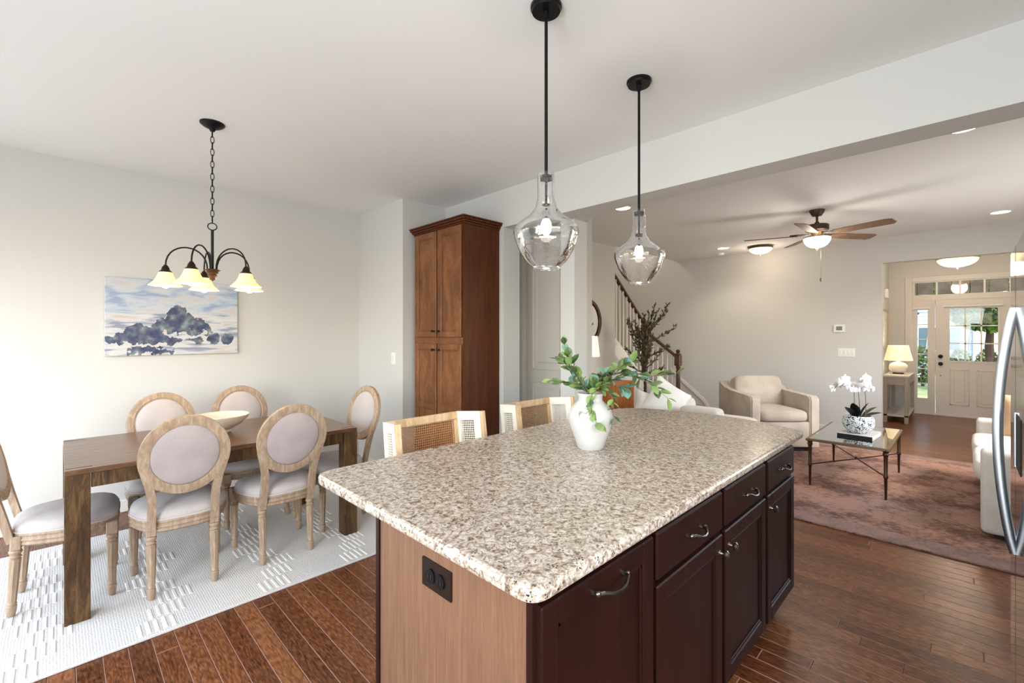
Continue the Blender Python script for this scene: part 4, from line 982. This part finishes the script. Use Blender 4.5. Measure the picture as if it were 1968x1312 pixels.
handrail((6.93-ox,.04,1.07),(6.93-ox,.57,1.47),'y'); handrail((6.90-ox,.60,1.62),(4.9-ox,.60,1.62+2.0*.80),'x')
bp=[(.013,0),(.013,.12),(.017,.13),(.011,.15),(.014,.3),(.010,.62),(.010,.8)]
def balu(x,y,z0,z1):
    h=z1-z0; MB().lathe([(r_,zz_/.8*h) for r_,zz_ in bp],10).build('baluster',Mt['trim'],e,(x-ox,y-oy,z0))
for k in range(6):
    t=(k+.8)/6.6; balu(6.93,3.24+.55*t,.24+.46*t,1.05+.40*t)
for k in range(13):
    x=6.80-k*.105; balu(x,3.80,.72+(6.86-x)*.76,1.60+(6.90-x)*.80)
point('stairwell_fill',(7.1,4.4,3.6),14,(1,.86,.7),.2)  # added lamp without a fixture, brightens the stairwell
# ---- mirror, sideboard, lamp, olive tree
e=empty('round_mirror',(5.25,3.75,1.60),label='round mirror in a dark frame, its right edge showing beside the wall end',cat='mirror')
Mx=Matrix.Rotation(PI/2,4,'X')
mb=MB(); mb.lathe([(.262,0),(.32,0),(.322,.02),(.31,.03),(.272,.028),(.262,.015)],48,M=Mx,caps=False); mb.build('frame',Mt['newel'],e)
mm,n_,b_=newmat('mirror_silver'); b_.inputs['Metallic'].default_value=1; b_.inputs['Roughness'].default_value=.02; b_.inputs['Base Color'].default_value=(.85,.85,.84,1)
MB().lathe([(0,.008),(.265,.008),(.265,.004),(0,.004)],48,M=Mx).build('mirror_glass',mm,e)
e=empty('sideboard',(5.18,3.53,0),label='orange wooden slatted sideboard behind the vase branches',cat='sideboard')
MB().box(-.70,.64,-.17,.19,.10,.76,bev=.006).build('cabinet_body',Mt['orange'],e)
for k in range(34): MB().box(-.69+k*.0395,-.69+k*.0395+.028,-.182,-.168,.13,.73,bev=.004).build('slat',Mt['orange'],e)
for sx in (-.64,.58):
    for sy in (-.13,.15): MB().tube([(sx,sy,.10),(sx,sy,0)],[.022,.014],10).build('leg',Mt['orange'],e)
e=empty('table_lamp',(4.94,3.52,.76),label='white drum-shaded table lamp at the edge of the wall end, below the mirror',cat='lamp')
MB().lathe([(0,0),(.07,0),(.07,.015),(.03,.03),(.075,.1),(.085,.17),(.05,.25),(.015,.29),(.012,.38),(0,.38)],24).build('base',Mt['vase'],e)
MB().lathe([(.155,.37),(.125,.64)],28,caps=False).build('lamp_shade',emis('warm_lamp_shade',(255,232,200),.5,(240,230,212)),e)
# olive tree
def sprig(mb,p0,d,l,nl,ls,rr,stem=.004):
    p=Vector(p0); d=Vector(d).normalized(); pts=[p.copy()]; 
    for k in range(6):
        d=(d+Vector((rr.uniform(-.2,.2),rr.uniform(-.2,.2),rr.uniform(-.05,.15)))).normalized(); p=p+d*l/6; pts.append(p.copy())
    return pts
rt=random.Random(5)
tx,ty=5.72,3.12
e=empty('olive_tree',(tx,ty,0),label='tall dark artificial olive tree standing in front of the stair rail',cat='tree')
MB().lathe([(0,0),(.13,0),(.165,.26),(.17,.3),(.15,.3),(.14,.27),(0,.27)],24).build('pot',plain('dark_pot',(60,50,44),.7),e)
trn=[(0,0,.26),(.01,.0,.7),(-.01,.01,1.1),(.005,0,1.45)]
MB().tube(trn,[.018,.016,.014,.010],8).build('trunk',Mt['trunk'],e)
st=MB(); lf=MB()
def oleaf(p,d,l,w_):
    d=Vector(d).normalized(); s_=d.cross(Vector((rt.uniform(-1,1),rt.uniform(-1,1),rt.uniform(-1,1)))).normalized()*w_
    a=p; b2=p+d*l*.5+s_; c=p+d*l; q=p+d*l*.5-s_
    lf.b.faces.new([lf.b.verts.new(v_) for v_ in (a,b2,c,q)])
for k in range(30):
    z0=rt.uniform(.85,1.5); a=rt.uniform(0,2*PI); el=rt.uniform(.15,1.25)
    pts=sprig(None,(0,0,z0),(math.cos(a)*math.cos(el),math.sin(a)*math.cos(el),math.sin(el)),rt.uniform(.25,.55),0,0,rt)
    st.tube(pts,[.005,.0045,.004,.0035,.003,.002,.0015],5)
    for i in range(1,7):
        for q in range(8):
            p=pts[i-1].lerp(pts[i],rt.random()); dd=(pts[i]-pts[i-1]).normalized()+Vector((rt.uniform(-1,1),rt.uniform(-1,1),rt.uniform(-.6,1)))*.9
            oleaf(p,dd,rt.uniform(.045,.08),.0105)
st.build('branch_twigs',Mt['trunk'],e); lf.build('foliage',Mt['olive'],e,kind='stuff',flat=True)
# ---- living rug
e=empty('area_rug',(4.0,-.75,0),label='distressed mauve-brown rug under the glass coffee table',cat='rug')
MB().box(0,3.05,0,2.75,0,.010,bev=.003).build('rug_pile',Mt['rug2'],e)
MB().box(.0,.20,0,2.75,.0098,.0112).box(2.90,3.05,0,2.75,.0098,.0112).box(.2,2.9,2.6,2.75,.0098,.0112).build('border_band',Mt['rug2b'],e,label='paler rose border band')
# ---- coffee table
e=empty('coffee_table',(4.945,.445,.0115),label='glass-topped bronze coffee table with crossed stretchers on the mauve rug',cat='coffee table')
w_,d_=1.14,.61; zt=.438
mb=MB(); t=.028
mb.box(0,w_,0,t,zt-.022,zt,bev=.003).box(0,w_,d_-t,d_,zt-.022,zt,bev=.003).box(0,t,t,d_-t,zt-.022,zt,bev=.003).box(w_-t,w_,t,d_-t,zt-.022,zt,bev=.003); mb.build('top_frame',Mt['brass'],e)
MB().box(t-.004,w_-t+.004,t-.004,d_-t+.004,zt-.006,zt+.001).build('glass_top',Mt['tglass'],e)
for x in (.03,w_-.03):
    for y in (.03,d_-.03):
        MB().lathe([(0,0),(.008,0),(.0125,.18),(.018,.19),(.018,.202),(.0135,.21),(.015,.36),(.017,.375),(.023,.385),(.018,.40),(.026,.416),(0,.416)],16,c=(x,y,0)).build('leg',Mt['legm'],e)
mb=MB(); mb.tube([(.03,.03,.195),(w_/2,d_/2,.197),(w_-.03,d_-.03,.195)],.0055,8).tube([(.03,d_-.03,.195),(w_/2,d_/2,.193),(w_-.03,.03,.195)],.0055,8).sell((w_/2,d_/2,.2),.014,.014,.014,1,seg=12,rings=8); mb.build('cross_stretcher',Mt['legm'],e)
# book and orchid
e=empty('book',(5.47,.72,.4505),math.radians(-4),'white book with a black spine lying under the orchid pot','book')
MB().box(-.185,.185,-.13,.13,.003,.022).build('pages',Mt['white'],e); MB().box(-.19,.19,-.135,.135,0,.003).box(-.19,.19,-.135,.135,.022,.025).box(-.19,-.186,-.135,.135,0,.025).build('cover',plain('book_cover',(190,186,182),.4),e); MB().box(-.193,-.189,-.135,.135,.0,.0255).build('spine',Mt['blk'],e)
oxx,oyy=5.45,.725
e=empty('potted_orchid',(oxx,oyy,.476),label='white orchid in a blue and white mottled pot on the coffee table',cat='plant')
MB().lathe([(0,0),(.07,0),(.085,.01),(.118,.05),(.13,.09),(.124,.14),(.108,.165),(.10,.165),(.112,.135),(.09,.12),(0,.12)],32).build('pot',Mt['porc'],e)
MB().lathe([(0,.118),(.10,.12),(.07,.14),(0,.145)],20).build('soil',Mt['soil'],e)
rt=random.Random(9)
ol=leafmesh('leaf',.17,.085,Mt['odark'],6,.35)
Rt=Vector((1,-1,0)).normalized(); 
for lat,rz,el in ((-.4,0,1.25),(.25,0,1.1),(.9,0,.45),(.6,0,.75),(-.75,0,.9)):
    d=(Rt*lat+Vector((-.3,-.3,0))*.6+Vector((0,0,el))).normalized(); put('leaf',ol,e,Rt*lat*.05+Vector((0,0,.14)),d.to_track_quat('Y','Z').to_euler())
pt=MB()
def flower(M):
    for k in range(3):
        a=2*PI*k/3+PI/2; pt.sell((0,0,0),.013,.024,.003,1,seg=10,rings=4,M=M@Matrix.Rotation(a-PI/2,4,'Z')@Matrix.Translation((0,.022,0)))
    for s in (-1,1): pt.sell((0,0,0),.026,.021,.003,1,seg=10,rings=4,M=M@Matrix.Translation((s*.024,.004,.003))@Matrix.Rotation(s*.3,4,'Y'))
fm=None
flower(Matrix.Identity(4)); fm=pt.mesh('flower',Mt['petal'])
stems=[[(-.01,.14),(-.02,.30),(-.03,.42),(-.10,.49),(-.18,.47),(-.25,.40)],[(.02,.14),(.01,.30),(.0,.44),(.06,.50),(.11,.45)],[(.05,.14),(.055,.30),(.05,.42),(.10,.46),(.14,.40)]]
for si,stt in enumerate(stems):
    P=[Rt*a*.9+Vector((-.02*si+.02,-.02*si+.02,b2)) for a,b2 in stt]
    S=[]; Q=[P[0]*2-P[1]]+P+[P[-1]*2-P[-2]]
    for i in range(1,len(Q)-2):
        for k in range(5):
            t=k/5; a,b2,c,d=Q[i-1],Q[i],Q[i+1],Q[i+2]; S.append(.5*((2*b2)+(-a+c)*t+(2*a-5*b2+4*c-d)*t*t+(-a+3*b2-3*c+d)*t*t*t))
    S.append(P[-1]); MB().tube(S,.003,6).build('stem',Mt['stem'],e)
    nf=(13,10,8)[si]
    for q in range(nf):
        idx=int(len(S)*(.52+.46*q/nf)); p=S[min(idx,len(S)-1)]+Vector((rt.uniform(-.05,.03),rt.uniform(-.03,.05),rt.uniform(-.045,.045)))
        dirn=Vector((-1+rt.uniform(-.5,.5),-1+rt.uniform(-.5,.5),rt.uniform(-.2,.5))); s_=rt.uniform(.8,1.05)*(1 if q<nf-2 else .7)
        put('flower',fm,e,p,dirn.to_track_quat('Z','Y').to_euler(),scale=(s_,)*3)
# ---- armchair  (local: front towards -y, x to viewer's right)
k_=5.83;lt=3.265
e=empty('armchair',((k_+lt)/2**.5,(k_-lt)/2**.5,0.0112),-PI/4+0.0,'slipcovered stone-beige armchair in front of the far living room wall','armchair')
e.rotation_euler=(0,0,math.radians(-45))
def soft(mb,x0,x1,y0,y1,z0,z1,bev=.05,M=None,seg=3): return mb.box(x0,x1,y0,y1,z0,z1,bev=bev,seg=seg,M=M)
wA,dA=.41,.43
MB().box(-.30,.33,-.36,.3,0,.055).build('plinth',Mt['soil'],e)
mb=MB(); soft(mb,-wA+.02,wA-.02,-dA+.02,dA-.02,.055,.36,.02); mb.build('seat_base',Mt['armc'],e)
def arm(sx):
    mb=MB(); N=14; x0,x1=(sx*wA,sx*(wA-.115))
    if x0>x1:x0,x1=x1,x0
    pr=[]
    for k in range(N+1):
        y=-dA+(2*dA)*k/N; t=(y+dA)/(2*dA); z=.665+.03*t+(.085*max(0,(t-.72)/.28)**1.3); pr.append((y,z))
    poly=[(-dA,.05)]+[(-dA,.64)]+[(-dA+.03,.67)]+pr[1:]+[(dA,.05)]
    mb.prism(poly,x0,x1,'x'); es=[e_ for e_ in mb.b.edges]
    bmesh.ops.bevel(mb.b,geom=es,offset=.022,segments=3,affect='EDGES',clamp_overlap=True)
    mb.build('arm',Mt['armc'],e,ang=60)
arm(-1);arm(1)
mb=MB(); soft(mb,-wA+.09,wA-.09,.27,dA,.3,.775,.04); mb.build('backrest',Mt['armc'],e,ang=60)
MB().sell((0,-.08,.425),wA-.115,.37,.075,.45,.28,seg=36,rings=12,f=lambda q:Vector((q.x,q.y,q.z+(.012*(1-(q.x/.3)**2) if q.z>0 else 0)))).build('seat_cushion',Mt['armc'],e,ang=80)
MB().sell((0,0,0),wA-.095,.09,.215,.35,.28,seg=40,rings=14,M=Matrix.Translation((0,.215,.645))@Matrix.Rotation(math.radians(-12),4,'X')).build('back_cushion',Mt['armc'],e,ang=80)
# ---- loveseat behind the island (front towards -y)
e=empty('armchair',(4.85,1.75,.0112),label='ivory armchair just behind the far end of the island, holding white pillows',cat='armchair')
wv=.90;dv=1.02
mb=MB(); soft(mb,.03,wv-.03,.05,dv-.02,.04,.30,.03); mb.build('seat_base',Mt['sofa'],e)
for x0 in (0,):
    mb=MB(); soft(mb,x0,x0+.20,.06,.50,.04,.62,.055); mb.build('arm',Mt['sofa'],e,ang=70)
mb=MB(); soft(mb,.02,wv,dv-.22,dv,.04,.60,.06); mb.build('backrest',Mt['sofa'],e,ang=70)
for x0 in (.16,): MB().sell((x0+.36,.38,.375),.36,.47,.085,.4,.25,seg=36,rings=12).build('seat_cushion',Mt['sofa'],e,ang=80)
for x0 in (.16,): MB().sell((0,0,0),.34,.10,.13,.5,.3,seg=36,rings=12,M=Matrix.Translation((x0+.33,dv-.30,.50))@Matrix.Rotation(math.radians(-10),4,'X')).build('back_cushion',Mt['sofa'],e,ang=80)
for sx in (.08,wv-.08):
    for sy in (.12,dv-.08): MB().box(sx-.03,sx+.03,sy-.03,sy+.03,0,.045).build('leg',Mt['soil'],e)
def pillow(loc,rot,w_,label,m,sub='pillow'):
    mb=MB(); N=14; top=[];
    def f(q): return q
    g={}
    for s in (1,-1):
        for i in range(N+1):
            for j in range(N+1):
                u=-1+2*i/N;v_=-1+2*j/N; edge=(1-abs(u)**3.0)*(1-abs(v_)**3.0)
                pin=1-.07*(1-abs(u)**2)*(abs(v_)) ; pin2=1-.07*(1-abs(v_)**2)*abs(u)
                key=(i,j,s if 0<i<N and 0<j<N else 0)
                if key not in g: g[key]=mb.b.verts.new((u*w_/2*pin2,s*.075*max(0,edge)**.55,v_*w_/2*pin))
    for s in (1,-1):
        for i in range(N):
            for j in range(N):
                k=lambda a,b2:g[(a,b2,s if 0<a<N and 0<b2<N else 0)]
                mb.b.faces.new((k(i,j),k(i+1,j),k(i+1,j+1),k(i,j+1)))
    o=mb.build('throw_pillow',m,None,loc,rot,ang=60); tag(o,label,'pillow'); return o
pillow((4.97,2.44,.64),(math.radians(-14),math.radians(33),math.radians(-45)),.46,'large white pillow leaning on the near arm of the ivory armchair, nearer the newel post',Mt['pillow'])
pillow((4.86,2.60,.56),(math.radians(-20),math.radians(20),math.radians(-45)),.36,'white pillow on the ivory armchair beside the orange slatted sideboard',Mt['pillow'])
# ---- right sofa (front towards +y)
e=empty('sofa',(4.53,-.98,.0112),label='long ivory sofa along the right side of the living room, partly behind the refrigerator handle',cat='sofa')
wv=1.86;dv=.93
mb=MB(); soft(mb,.02,wv-.02,.04,dv-.06,.035,.33,.03); mb.build('seat_base',Mt['sofa'],e)
for x0 in (0,wv-.20):
    mb=MB(); soft(mb,x0,x0+.20,.0,dv-.03,.03,.60,.032); mb.build('arm',Mt['sofa'],e,ang=70)
mb=MB(); soft(mb,.17,wv-.17,0,.22,.2,.76,.06); mb.build('backrest',Mt['sofa'],e,ang=70)
for x0 in (.20,.935): MB().sell((x0+.36,.56,.41),.365,.375,.085,.35,.22,seg=40,rings=12).build('seat_cushion',Mt['sofa'],e,ang=80)
for x0 in (.20,.935): MB().sell((0,0,0),.36,.10,.20,.45,.3,seg=36,rings=12,M=Matrix.Translation((x0+.36,.29,.64))@Matrix.Rotation(math.radians(10),4,'X')).build('back_cushion',Mt['sofa'],e,ang=80)
for sx in (.09,wv-.09):
    for sy in (.08,dv-.14): MB().box(sx-.04,sx+.04,sy-.04,sy+.04,0,.055).build('leg',Mt['soil'],e)
tp=pillow((6.08,-.42,.68),(math.radians(12),math.radians(0),math.radians(-74)),.42,'tan pillow leaning on the far arm of the long sofa',Mt['tanp'])
MB().lathe([(0,0),(.022,0),(.018,.006),(0,.008)],14,M=Matrix.Rotation(-PI/2,4,'X')).build('button',Mt['stoolw'],tp,(0,.074,0))
# ---- hall console, lamp, picture
e=empty('console_table',(9.5,.63,0),label='greige console table with a low shelf along the left wall of the hall',cat='table')
gp=plain('greige_paint',(158,142,120),.5); gt=plain('greige_top_pale',(190,184,180),.4)
lx,ly=1.2,.31
MB().box(-.01,lx+.01,-.01,ly+.01,.735,.76,bev=.003).build('table_top',gt,e); MB().box(.005,lx-.005,.005,ly-.005,.61,.735).build('apron',gp,e)
MB().box(.015,lx-.015,-.004,.006,.625,.725,bev=.002).build('drawer_front',gp,e)
MB().box(.0,lx,.0,ly,.10,.13,bev=.003).build('shelf',gt,e)
for x in (.0,lx-.05):
    for y in (0,ly-.05): MB().box(x,x+.05,y,y+.05,0,.735,bev=.002).build('leg',gp,e)
e=empty('table_lamp',(9.98,.79,.76),label='small lit lamp with round cream base on the hall console',cat='lamp')
MB().box(-.07,.07,-.07,.07,0,.012).build('plinth',Mt['soil'],e)
MB().sell((0,0,.105),.125,.125,.094,.85,1,seg=28,rings=14).lathe([(.03,.19),(.02,.215),(.01,.22),(.01,.26)],12).build('base',plain('cream_ceramic',(232,222,206),.3),e)
MB().lathe([(.19,.225),(.135,.475),(.134,.475),(.188,.225)],28,caps=False).build('lamp_shade',emis('hall_lamp_shade',(255,226,170),.5,(240,230,210)),e)
point('hall_lamp_light',(9.98,.79,1.1),3,(1,.84,.62),.05)
mb=MB(); mb.tube([(9.9,.985,.62),(9.9,.96,.5),(9.93,.97,.38),(9.9,.96,.28),(9.92,.97,.2)],.006,6); o=mb.build('lamp_cord',Mt['white']); tag(o,'white cord hanging behind the hall console','cord')
e=empty('framed_picture',(10.05,1.0,1.57),label='framed picture on the left hall wall above the console table',cat='picture')
fw,fh=.52,.68
mb=MB(); t=.028; mb.box(-fw,fw,-.035,0,-fh/2-.05,-fh/2+t-.05).box(-fw,fw,-.035,0,fh/2-t-.05,fh/2-.05).box(-fw,-fw+t,-.035,0,-fh/2-.05,fh/2-.05).box(fw-t,fw,-.035,0,-fh/2-.05,fh/2-.05); mb.build('frame',plain('light_frame',(180,160,136),.5),e)
mt_,n_,b_=newmat('sketch_print'); z_=nd(n_,'ShaderNodeTexNoise'); z_.inputs['Scale'].default_value=7; z_.inputs['Detail'].default_value=5; L(n_,mapped(n_,(1,1,2)),z_.inputs['Vector']); r_=ramp(n_,[(.3,(120,104,92)),(.4,(214,206,196)),(1,(226,220,212))],z_.outputs[0]); L(n_,r_.outputs[0],b_.inputs['Base Color'])
MB().box(-fw+t,fw-t,-.014,-.004,-fh/2+t-.05,fh/2-t-.05).build('print',mt_,e)
# ================================================================ OUTSIDE THE FRONT DOOR
struct('ground',MB().box(11.1,60,-30,30,-.30,-.12),Mt['lawn'])
tag(MB().box(11.1,14.0,-1.4,3.0,-.12,-.06).build('porch_slab',Mt['walk']),'pale concrete porch slab outside the front door','porch')
tag(MB().box(14.0,24,1.1,2.1,-.125,-.09,bev=.01).build('walkway',Mt['walk']),'pale concrete walk seen through the narrow sidelight','path')
# porch gable of brown boards seen through the transom
e=empty('porch_gable',(13.2,-.2,2.2),label='brown board gable under the porch roof, seen through the transom panes',cat='porch roof')
for k in range(17): MB().box(-.02,.02,-2.3+k*.27,-2.3+k*.27+.255,.075,.9).build('board',Mt['shake'],e)
MB().box(-.03,.03,-2.35,2.35,.9,1.0).build('beam',Mt['extw'],e); MB().box(-2.05,.3,-2.4,2.4,1.0,1.06).build('porch_ceiling',Mt['extw'],e)
# house across
e=empty('neighbor_house',(27,1.0,-.12),label='grey-blue sided house with white corner trim, across the lawn',cat='house')
MB().box(.1,6,-1.3,9,0,5.5).build('wall',Mt['siding'],e)
for k in range(30): MB().box(.05,.12,-1.3,9,k*.18,k*.18+.165,bev=.0).build('siding_board',Mt['siding'],e)
MB().box(.0,.14,-1.55,-1.25,0,5.5).build('corner_trim',Mt['extw'],e); MB().box(.0,.14,1.1,1.9,0,5.5).build('corner_trim',Mt['extw'],e)
MB().box(-.3,6.3,-1.9,9.3,5.5,5.75).build('roof_eave',Mt['extw'],e)
w0=MB().box(.0,.1,-.9,.5,.8,1.9).build('window',Mt['extw'],e); 
for a in (-.85,-.13): MB().box(-.01,.0,a,a+.58,.86,1.84).build('pane',Mt['dglass'],w0)
e=empty('white_fence',(22,-1.9,-.12),label='white vinyl fence with a curved top beside the grey house',cat='fence')
for k in range(10):
    y=-k*.5; h=2.6-.9*min(1,(k/5))**.6
    MB().box(-.02,.02,y-.49,y-.01,0.1,h-.09).build('fence_panel',Mt['extw'],e); MB().box(-.05,.05,y-.05,y+.05,0,h).build('post',Mt['extw'],e)
    h2=2.6-.9*min(1,((k+1)/5))**.6
    mb=MB(); mb.prism([(y,h-.1),(y-.5,h2-.1),(y-.5,h2),(y,h)],-.04,.04,'x'); mb.build('top_rail',Mt['extw'],e)
re_=random.Random(21)
def foliage(e,c,rx,ry,rz,n_,ls,m,name='foliage'):
    mb=MB()
    for _ in range(n_):
        a=re_.uniform(0,2*PI); u=re_.uniform(-1,1); r_=re_.uniform(.75,1.0)**.6; q=math.sqrt(1-u*u)
        p=Vector((c[0]+rx*r_*q*math.cos(a),c[1]+ry*r_*q*math.sin(a),c[2]+rz*r_*u)); d=Vector((re_.uniform(-1,1),re_.uniform(-1,1),re_.uniform(-1,1))).normalized()*ls; s_=d.cross(Vector((re_.uniform(-1,1),re_.uniform(-1,1),re_.uniform(-1,1)))).normalized()*ls*.45
        mb.b.faces.new([mb.b.verts.new(v_) for v_ in (p-d,p+s_,p+d,p-s_)])
    return mb.build(name,m,e,flat=True,kind='stuff')
for (x,y,r_,lab) in ((18.2,.88,.6,'round green shrub seen low through the narrow sidelight'),(19.5,.10,.55,'green shrub at the left in the lower row of door panes'),(19.5,-.47,.55,'green shrub in the middle of the lower row of door panes'),(20.6,-1.1,.55,'dark green shrub at the right in the lower row of door panes'),(13.6,1.35,.35,'dark leafy plant close outside the sidelight near the floor')):
    e=empty('shrub',(x,y,-.12),label=lab,cat='shrub',group='shrubs outside the front door'); MB().tube([(0,0,0),(0,0,r_)],.04,6).build('stem',Mt['trunk'],e)
    foliage(e,(0,0,r_*1.05),r_*.5,r_*.5,r_*.95,900,.06,Mt['fol2'])
def tree(x,y,h,rx,rz,lab,n_=9000):
    e=empty('leafy_tree',(x,y,-.12),label=lab,cat='tree',group='trees outside the front door'); MB().tube([(0,0,0),(.1,.05,h*.4),(0,0,h*.8)],[.12,.09,.05],8).tube([(.05,0,h*.25),(-.1,-.5,h*.5),(-.1,-1.0,h*.62)],[.05,.035,.02],6).build('trunk',Mt['trunk'],e)
    foliage(e,(0,0,h),rx,rx,rz,n_,.085,Mt['fol'])
tree(17.0,-.5,3.05,1.25,1.45,'leafy tree whose bright crown fills the upper door panes')
tree(18.0,1.95,3.5,1.15,1.6,'leafy tree seen through the top of the narrow sidelight')
tree(24.0,-3.6,3.4,1.9,1.9,'dense tree rising behind the white fence at the right of the door glass')
tree(36.0,-8.0,5.5,4,3.5,'large tree far behind the grey house',2500)
